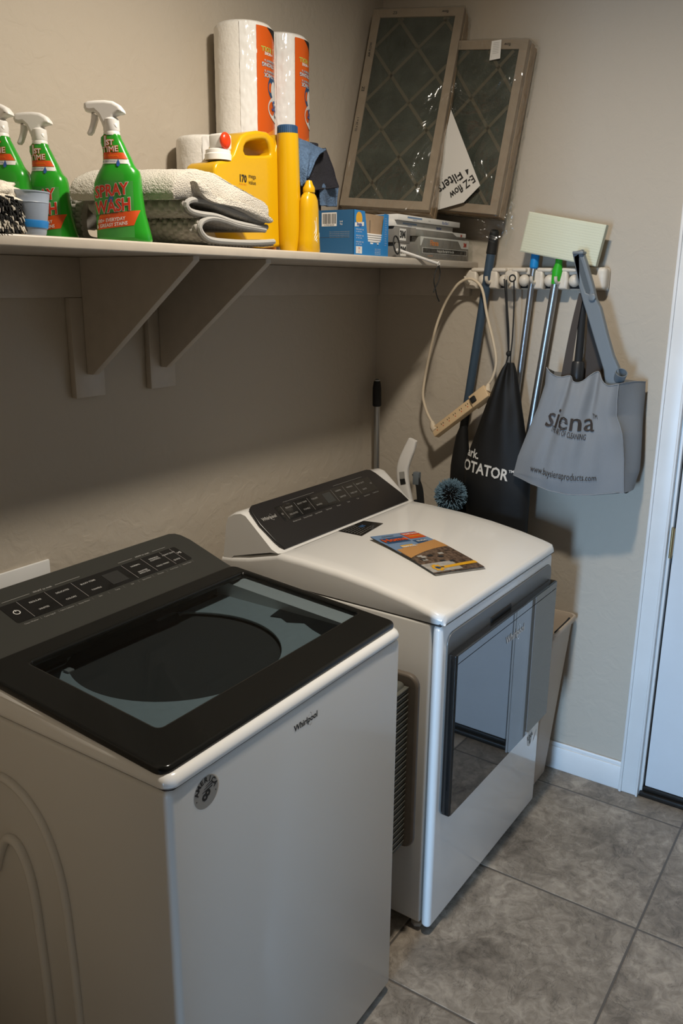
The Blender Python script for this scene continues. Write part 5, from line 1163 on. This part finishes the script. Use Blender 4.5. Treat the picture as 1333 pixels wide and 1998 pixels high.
# grey tote bag
tb = thing('tote_bag', 'grey non-woven tote bag with brown lettering, holding vacuum tools, on the last hook', 'tote bag', (-0.1200,-0.8294,1.0528))
Lf = [Vector(p) for p in [(-0.1550,-0.7136,1.4189),(-0.1550,-0.7104,1.3764),(-0.1550,-0.6924,1.3082),(-0.1550,-0.6642,1.2326),(-0.1550,-0.6356,1.1500),(-0.1550,-0.6237,1.0947),(-0.1550,-0.6224,1.0877)]]
Rt = [Vector(p) for p in [(-0.1650,-0.9299,1.4070),(-0.1650,-0.9303,1.3560),(-0.1650,-0.9334,1.3078),(-0.1650,-0.9545,1.2595),(-0.1650,-0.9641,1.2067),(-0.1650,-0.9724,1.1378),(-0.1650,-0.9779,1.0803)]]
Bk = [Vector(p) for p in [(-0.0350,-0.9762,1.4002),(-0.0350,-0.9794,1.3540),(-0.0350,-0.9804,1.2994),(-0.0350,-0.9823,1.2363),(-0.0350,-0.9841,1.1724),(-0.0350,-0.9851,1.1320),(-0.0350,-0.9719,1.0763)]]
Bl = [Vector((-.090, p.y + .004, p.z)) for p in Lf]
def cr(P, v):
    k = v * (len(P) - 1); i = min(int(k), len(P) - 2); return P[i].lerp(P[i + 1], k - i)
def front(u, v, o=0.0):
    L_, R2 = cr(Lf, v), cr(Rt, v); p = L_.lerp(R2, u)
    top = max(0, 1 - v * 1.15)
    fold = .013 * top * math.sin(u * 15.0 + .6) + .005 * (1 - v * .6) * math.sin(u * 34 + v * 2) * (.4 + .6 * math.sin(u * 3.1)) + .004 * noise.noise(Vector((u * 5, v * 4, 2)))
    belly = .030 * math.sin(math.pi * u) * math.sin(math.pi * min(1, v * .9 + .05))
    sagz = -.030 * math.sin(math.pi * min(1, u * 1.05)) * v ** 3 + (.012 * math.cos(u * 9) + .010 * math.cos(u * 17 + 1)) * top ** 4
    return (p.x - fold - belly - o - .012 * v * (1 - abs(2 * u - 1)), p.y + .004 * top * math.cos(u * 15), p.z + sagz)
def side(u, v):
    a, b_ = Vector(front(1, v)), cr(Bk, v); p = a.lerp(b_, u); return (p.x, p.y - .010 * math.sin(math.pi * u) * (.3 + v) + .014 * math.sin(2 * math.pi * u) * v * (1 - v) * 2, p.z + .004 * math.sin(math.pi * u) * (1 - v))
def backf(u, v): a, b_ = cr(Bk, v), cr(Bl, v); p = a.lerp(b_, u); return (p.x, p.y, p.z - .03 * math.sin(math.pi * u) * v ** 3)
def lside(u, v): a, b_ = cr(Bl, v), Vector(front(0, v)); return tuple(a.lerp(b_, u))
m = MB().grid(front, 90, 60, M_tote).grid(side, 24, 60, M_tote).grid(backf, 30, 30, M_tote).grid(lside, 12, 60, M_tote)
m.grid(lambda u, v: tuple(Vector(front(u, 1)).lerp(Vector(backf(1 - u, 1)), v) + Vector((0, 0, -.010 * math.sin(math.pi * v)))), 60, 12, M_tote)
m.tube([tuple(Vector(front(1, k / 40)) + Vector((-.001, 0, 0))) for k in range(41)], .0020, M_tote, 6)
m.tube([front(k / 80, 0) for k in range(81)], .0018, M_tote, 6); m.tube([front(k / 80, 1, .001) for k in range(81)], .0018, M_tote, 6); m.tube([side(k / 20, 0) for k in range(21)], .0016, M_tote, 6)
tbd = part(tb, 'body', m, True, recalc=False, angle=60)
FW = .40; FH = .36
# lettering positions measured as fractions of the front panel
def ft_(a, b_): return front(a, b_, .0030)
def tot(s, size, u, v, slope, sx=1.0, bold=0.0, sz=1.0):
    m.text(s, size, M_toteink, lambda a, b_: ft_(max(0, min(1, u + a)), max(0, min(1, v - b_ * sz + slope * a))), bold=bold, sx=sx)
m = MB()
[tot('siena', .235, .455 + d_, .395 + e__, .06, 1.25, .0, .92) for d_ in (-.003, .003) for e__ in (0,)]; tot('TM', .055, .765, .350, 0, 1.0, 0.0, 1.0)
tot('THE ART OF CLEANING', .062, .46, .492, .16, .60, .0); tot('www.buysienaproducts.com', .080, .475, .800, .13, .68, .0)
part(tbd, 'lettering', m, True, recalc=False, label='brown printed lettering')
def strap(rowsL, rowsR, x, mt, nm):
    Ls, Rs = smooth_path(rowsL, 6), smooth_path(rowsR, 6); m = MB()
    m.grid(lambda u, v: tuple(Ls[min(int(v * (len(Ls) - 1) + .5), len(Ls) - 1)].lerp(Rs[min(int(v * (len(Rs) - 1) + .5), len(Rs) - 1)], u)), 2, len(Ls) - 1, mt)
    m.grid(lambda u, v: tuple(Ls[min(int(v * (len(Ls) - 1) + .5), len(Ls) - 1)].lerp(Rs[min(int(v * (len(Rs) - 1) + .5), len(Rs) - 1)], u) + Vector((.0025, 0, 0))), 2, len(Ls) - 1, mt)
    part(tb, 'handle', m, True, recalc=False, label=nm)
strap([(-0.1250,-0.7792,1.6571),(-0.1250,-0.7665,1.5853),(-0.1250,-0.7545,1.5012),(-0.1250,-0.7414,1.3837)], [(-0.1250,-0.7931,1.6573),(-0.1250,-0.7853,1.5858),(-0.1250,-0.7783,1.5023),(-0.1250,-0.7707,1.3827)], 0, M_brown, 'dark brown carrying strap')
strap([(-0.0800,-0.7905,1.6451),(-0.0800,-0.7984,1.5546),(-0.0800,-0.8002,1.4622),(-0.0800,-0.7992,1.3996)], [(-0.0800,-0.8092,1.6454),(-0.0800,-0.8297,1.5557),(-0.0800,-0.8489,1.4649),(-0.0800,-0.8626,1.4008)], 0, M_brown, 'dark brown carrying strap')
tu0, tu1 = Vector((-0.1050,-0.7882,1.6572)), Vector((-0.1100,-0.7892,1.3701))
t = thing('brush_tool', 'black tube tool standing in the tote bag between its straps', 'vacuum tool', tuple(tu1))
part(t, 'tube', MB().tube([tu0, tu0.lerp(tu1, .5), tu0.lerp(tu1, .72)], [.010, .011, .012], M_black, 16), True)
part(t, 'collar', MB().tube([tu0.lerp(tu1, .70), tu0.lerp(tu1, .72), tu0.lerp(tu1, .95), tu1], [.016, .0195, .0195, .018], M_darkplastic, 24), True)

# long grey crevice tool
cv = thing('crevice_tool', 'long grey plastic crevice tool with a slotted end leaning out of the tote bag', 'vacuum tool', (-0.1300,-0.8959,1.4029))
o1 = [(-0.7556,1.7738),(-0.7842,1.7807),(-0.8012,1.7417),(-0.8269,1.6753),(-0.8375,1.6419),(-0.8533,1.6174),(-0.8799,1.5418),(-0.9037,1.4806),(-0.9217,1.4488),(-0.9370,1.3685),(-0.8933,1.3651),(-0.8790,1.4371),(-0.8514,1.5048),(-0.8197,1.5841),(-0.8002,1.6310),(-0.7821,1.6807)]
o2 = [(-0.7678,1.7578),(-0.7751,1.7621),(-0.7840,1.7476),(-0.8172,1.6650),(-0.8166,1.6547),(-0.8070,1.6590),(-0.7974,1.6808)]
part(cv, 'body', MB().solid([o1, o2], .024, M_greyt, .004, FX(-.135), 3), True)
part(cv, 'slot', MB().solid([[(-0.7628,1.7622),(-0.7793,1.7664),(-0.8249,1.6636),(-0.8204,1.6460),(-0.8031,1.6516),(-0.7898,1.6808)]], .012, mat('slot_grey', (.075, .09, .10), .5), 0, FX(-.139)), True, label='darker recessed slot')
m = MB().rbox(tuple(Vector((-0.1550,-0.7626,1.7716)) + Vector((-.004, -.030, -.004))), tuple(Vector((-0.1550,-0.7626,1.7716)) + Vector((.030, .002, .004))), M_greyt, .002)
part(cv, 'lip', m, True)
bt = Vector((-0.1500,-0.8282,1.6463)); part(cv, 'button', MB().lathe([(.010, 0), (.010, .004), (.008, .005), (.001, .005)], M_greyt, 20, Matrix.Translation(bt) @ Matrix.Rotation(-math.pi / 2, 4, 'Y')), True)
mo = Vector((-0.1500,-0.9334,1.4342)); dv = Vector((-.55, -.35, .75)).normalized(); bs = mo - dv * .09
Tm = Matrix.Translation(bs) @ dv.to_track_quat('Z', 'Y').to_matrix().to_4x4()
m = MB().lathe([(.013, 0), (.0165, .06), (.0175, .09), (.0155, .09), (.014, .06), (.011, .0)], M_greyt, 28, Tm, caps=False); m.lathe([(.0138, .055), (.0001, .054)], M_black, 28, Tm, caps=False)
part(cv, 'nozzle', m, True, label='round open nozzle end')

# white curved handle behind the dryer
hd = thing('upright_handle', 'white curved handle with a small dark display, standing behind the dryer', 'mop handle', (-.16, -.30, 0))
C1 = [Vector(p) for p in [(-0.1600,-0.2522,1.1621),(-0.1600,-0.2413,1.1304),(-0.1600,-0.2225,1.0829),(-0.1600,-0.2155,1.0454),(-0.1600,-0.2212,1.0001),(-0.1600,-0.2374,0.9468),(-0.1600,-0.2582,0.8846),(-0.1600,-0.2809,0.7176)]]
wd_ = [.015, .0205, .0225, .0225, .022, .020, .019, .018]
Ps = smooth_path(C1, 6); rings = []
for i, p in enumerate(Ps):
    w_ = lerp([(k / 7, wd_[k]) for k in range(8)], i / (len(Ps) - 1))[0]; t_ = (Ps[min(i + 1, len(Ps) - 1)] - Ps[max(i - 1, 0)]).normalized(); s_ = t_.cross(Vector((1, 0, 0))).normalized()
    rings.append([tuple(p + s_ * (w_ * math.copysign(abs(math.cos(a)) ** .5, math.cos(a))) + Vector((1, 0, 0)) * .011 * math.copysign(abs(math.sin(a)) ** .6, math.sin(a))) for a in [2 * math.pi * k / 24 for k in range(24)]])
E_ = Vector((-.15, -.27, .02)); rings.append([tuple(E_ + Vector((.011 * math.sin(a), .017 * math.cos(a), 0))) for a in [2 * math.pi * k / 24 for k in range(24)]])
part(hd, 'handle', MB().loft(rings, M_whitep), True, angle=50)
q = [Vector(p) for p in [(-0.1725,-0.2112,1.0196),(-0.1725,-0.2316,1.0242),(-0.1725,-0.2363,1.0065),(-0.1725,-0.2159,0.9999)]]; m = MB().add([tuple(p) for p in q], [(0, 1, 2, 3)], M_black)
m.add([tuple(p) for p in [Vector(p) for p in [(-0.1722,-0.2081,1.0448),(-0.1722,-0.2285,1.0493),(-0.1722,-0.2314,1.0259),(-0.1722,-0.2109,1.0213)]]], [(0, 1, 2, 3)], M_ink)
part(hd, 'display', m, True, recalc=False, label='small black display')
bc = thing('hand_brush', 'black tool head with curved tines behind the white handle', 'brush', (-.13, -.33, 0))
m = MB()
for k in range(7):
    o = k * .0042
    m.tube(smooth_path([tuple(Vector(a_) + Vector((0, -o, -o * .4))) for a_ in [(-0.1350,-0.2409,1.0350),(-0.1350,-0.2565,1.0002),(-0.1350,-0.2647,0.9457),(-0.1350,-0.2734,0.8814)]], 4), .0024, M_black, 8)
part(bc, 'tines', m, True)
part(bc, 'clip', MB().rbox(tuple(Vector((-0.1300,-0.2576,1.0087)) + Vector((-.01, -.010, -.01))), tuple(Vector((-0.1300,-0.2440,1.0438)) + Vector((.01, 0, .0))), M_greyt, .003), True)
part(bc, 'handle', MB().tube([(-0.1300,-0.2559,0.9433), (-.13, -.33, .5), (-.12, -.33, 0.005)], .008, M_black, 10), True)

# round blue duster
du = thing('round_duster', 'round blue bristle cobweb duster standing behind the dryer', 'duster', (-.145, -.42, 0))
dc = Vector((-0.1500,-0.4006,0.9856)); m = MB(); mk = MB(); look = Vector((-.84, -.42, .2)).normalized()
for k in range(2200):
    a = R_.uniform(0, 2 * math.pi); z = R_.uniform(-1, 1); s_ = math.sqrt(1 - z * z); d = Vector((s_ * math.cos(a), s_ * math.sin(a), z)); r = .056 * R_.uniform(.86, 1.04)
    side_ = d.dot(look)
    tip = dc + d * r + Vector((R_.uniform(-1, 1), R_.uniform(-1, 1), R_.uniform(-1, 1))) * .004
    if side_ > .80 + R_.uniform(-.35, .25): mk.tube([dc + d * .02, dc + d * r * .92], [.0016, .0006], M_dustdark, 4)
    else: m.tube([dc + d * .018, tip], [.0012, .0011], M_dustblue, 4)
part(du, 'blue_bristles', m, True, label='blue bristles'); part(du, 'dark_bristles', mk, True, label='dark bristles at the centre')
part(du, 'core', MB().sphere(tuple(dc), .036, M_dustdark, 16), True)
part(du, 'handle', MB().tube([tuple(dc - Vector((0, 0, .03))), (-.145, -.425, .5), (-.14, -.43, .005)], .010, M_black, 12), True)

# slim bin between dryer and wall
bn = thing('waste_bin', 'tall slim beige plastic waste bin between the dryer and the right wall', 'bin', (-.13, -.60, 0))
Hh = .605
def bring(z, ins=0.0, flare=0.0):
    k = z / Hh; x0, x1 = -.205 - .030 * k - flare + ins, -.042 + .022 * k + flare - ins; y0, y1 = -.772 - .048 * k - flare + ins, -.475 + .02 * k + flare - ins
    return [(p[0], p[1], z) for p in rr(x0, y0, x1, y1, .022, 0, 5)]
rings = [bring(0.0, .006), bring(.006), bring(.3), bring(.585), bring(.586, 0, .008), bring(.60, 0, .009), bring(Hh, 0, .006), bring(Hh, 0, .001), bring(.59, .003), bring(.3, .003), bring(.01, .003)]
part(bn, 'bin', MB().loft(rings, M_bin), True, angle=40)
m = MB().tube([(-.20, -.817, Hh - .004), (-.10, -.818, Hh - .002), (-.06, -.815, Hh - .003)], .004, M_dustdark, 6)
part(bn, 'bag_edge', m, True, label='dark crumpled bag edge on the rim')

# folded step stool between the machines
st = thing('folding_step_stool', 'folded tan plastic step stool stored between washer and dryer', 'step stool', (-1.10, -.5, 0))
def panel(x0, x1, yf, z0, z1, mt, r=.03):
    return MB().solid([[(p[0], p[1]) for p in rr(yf, z0, -.33, z1, r, 0, 6)]], x1 - x0, mt, .006, FX((x0 + x1) / 2), 3)
part(st, 'step_panel', panel(-1.150, -1.118, -.752, .262, .765, M_stool), True)
part(st, 'frame', panel(-1.040, -1.022, -.768, .29, .772, M_stool), True)
m = MB()
for k in range(54): z = .305 + k * .0082; m.rbox((-1.108, -.746 - .002 * (k % 2), z), (-1.045, -.735, z + .0045), M_stoolrib, .0008)
m.rbox((-1.112, -.738, .285), (-1.042, -.33, .755), M_stoolrib, .012, 3)
part(st, 'ribbed_tread', m, True, label='ribbed grey tread')
part(st, 'leg', MB().rbox((-1.15, -.70, .0), (-1.12, -.66, .30), M_stool, .006), True); part(st, 'leg', MB().rbox((-1.15, -.40, .0), (-1.12, -.36, .30), M_stool, .006), True)

# laundry outlet plate on the back wall
ob = MB().rbox((-1.72, -.008, .90), (-1.478, -.0005, 1.043), M_trim, .003)
solo('outlet_plate', ob, 'white laundry outlet cover plate on the back wall behind the washer', 'wall plate', (-1.6, -.004, .90), world=True)
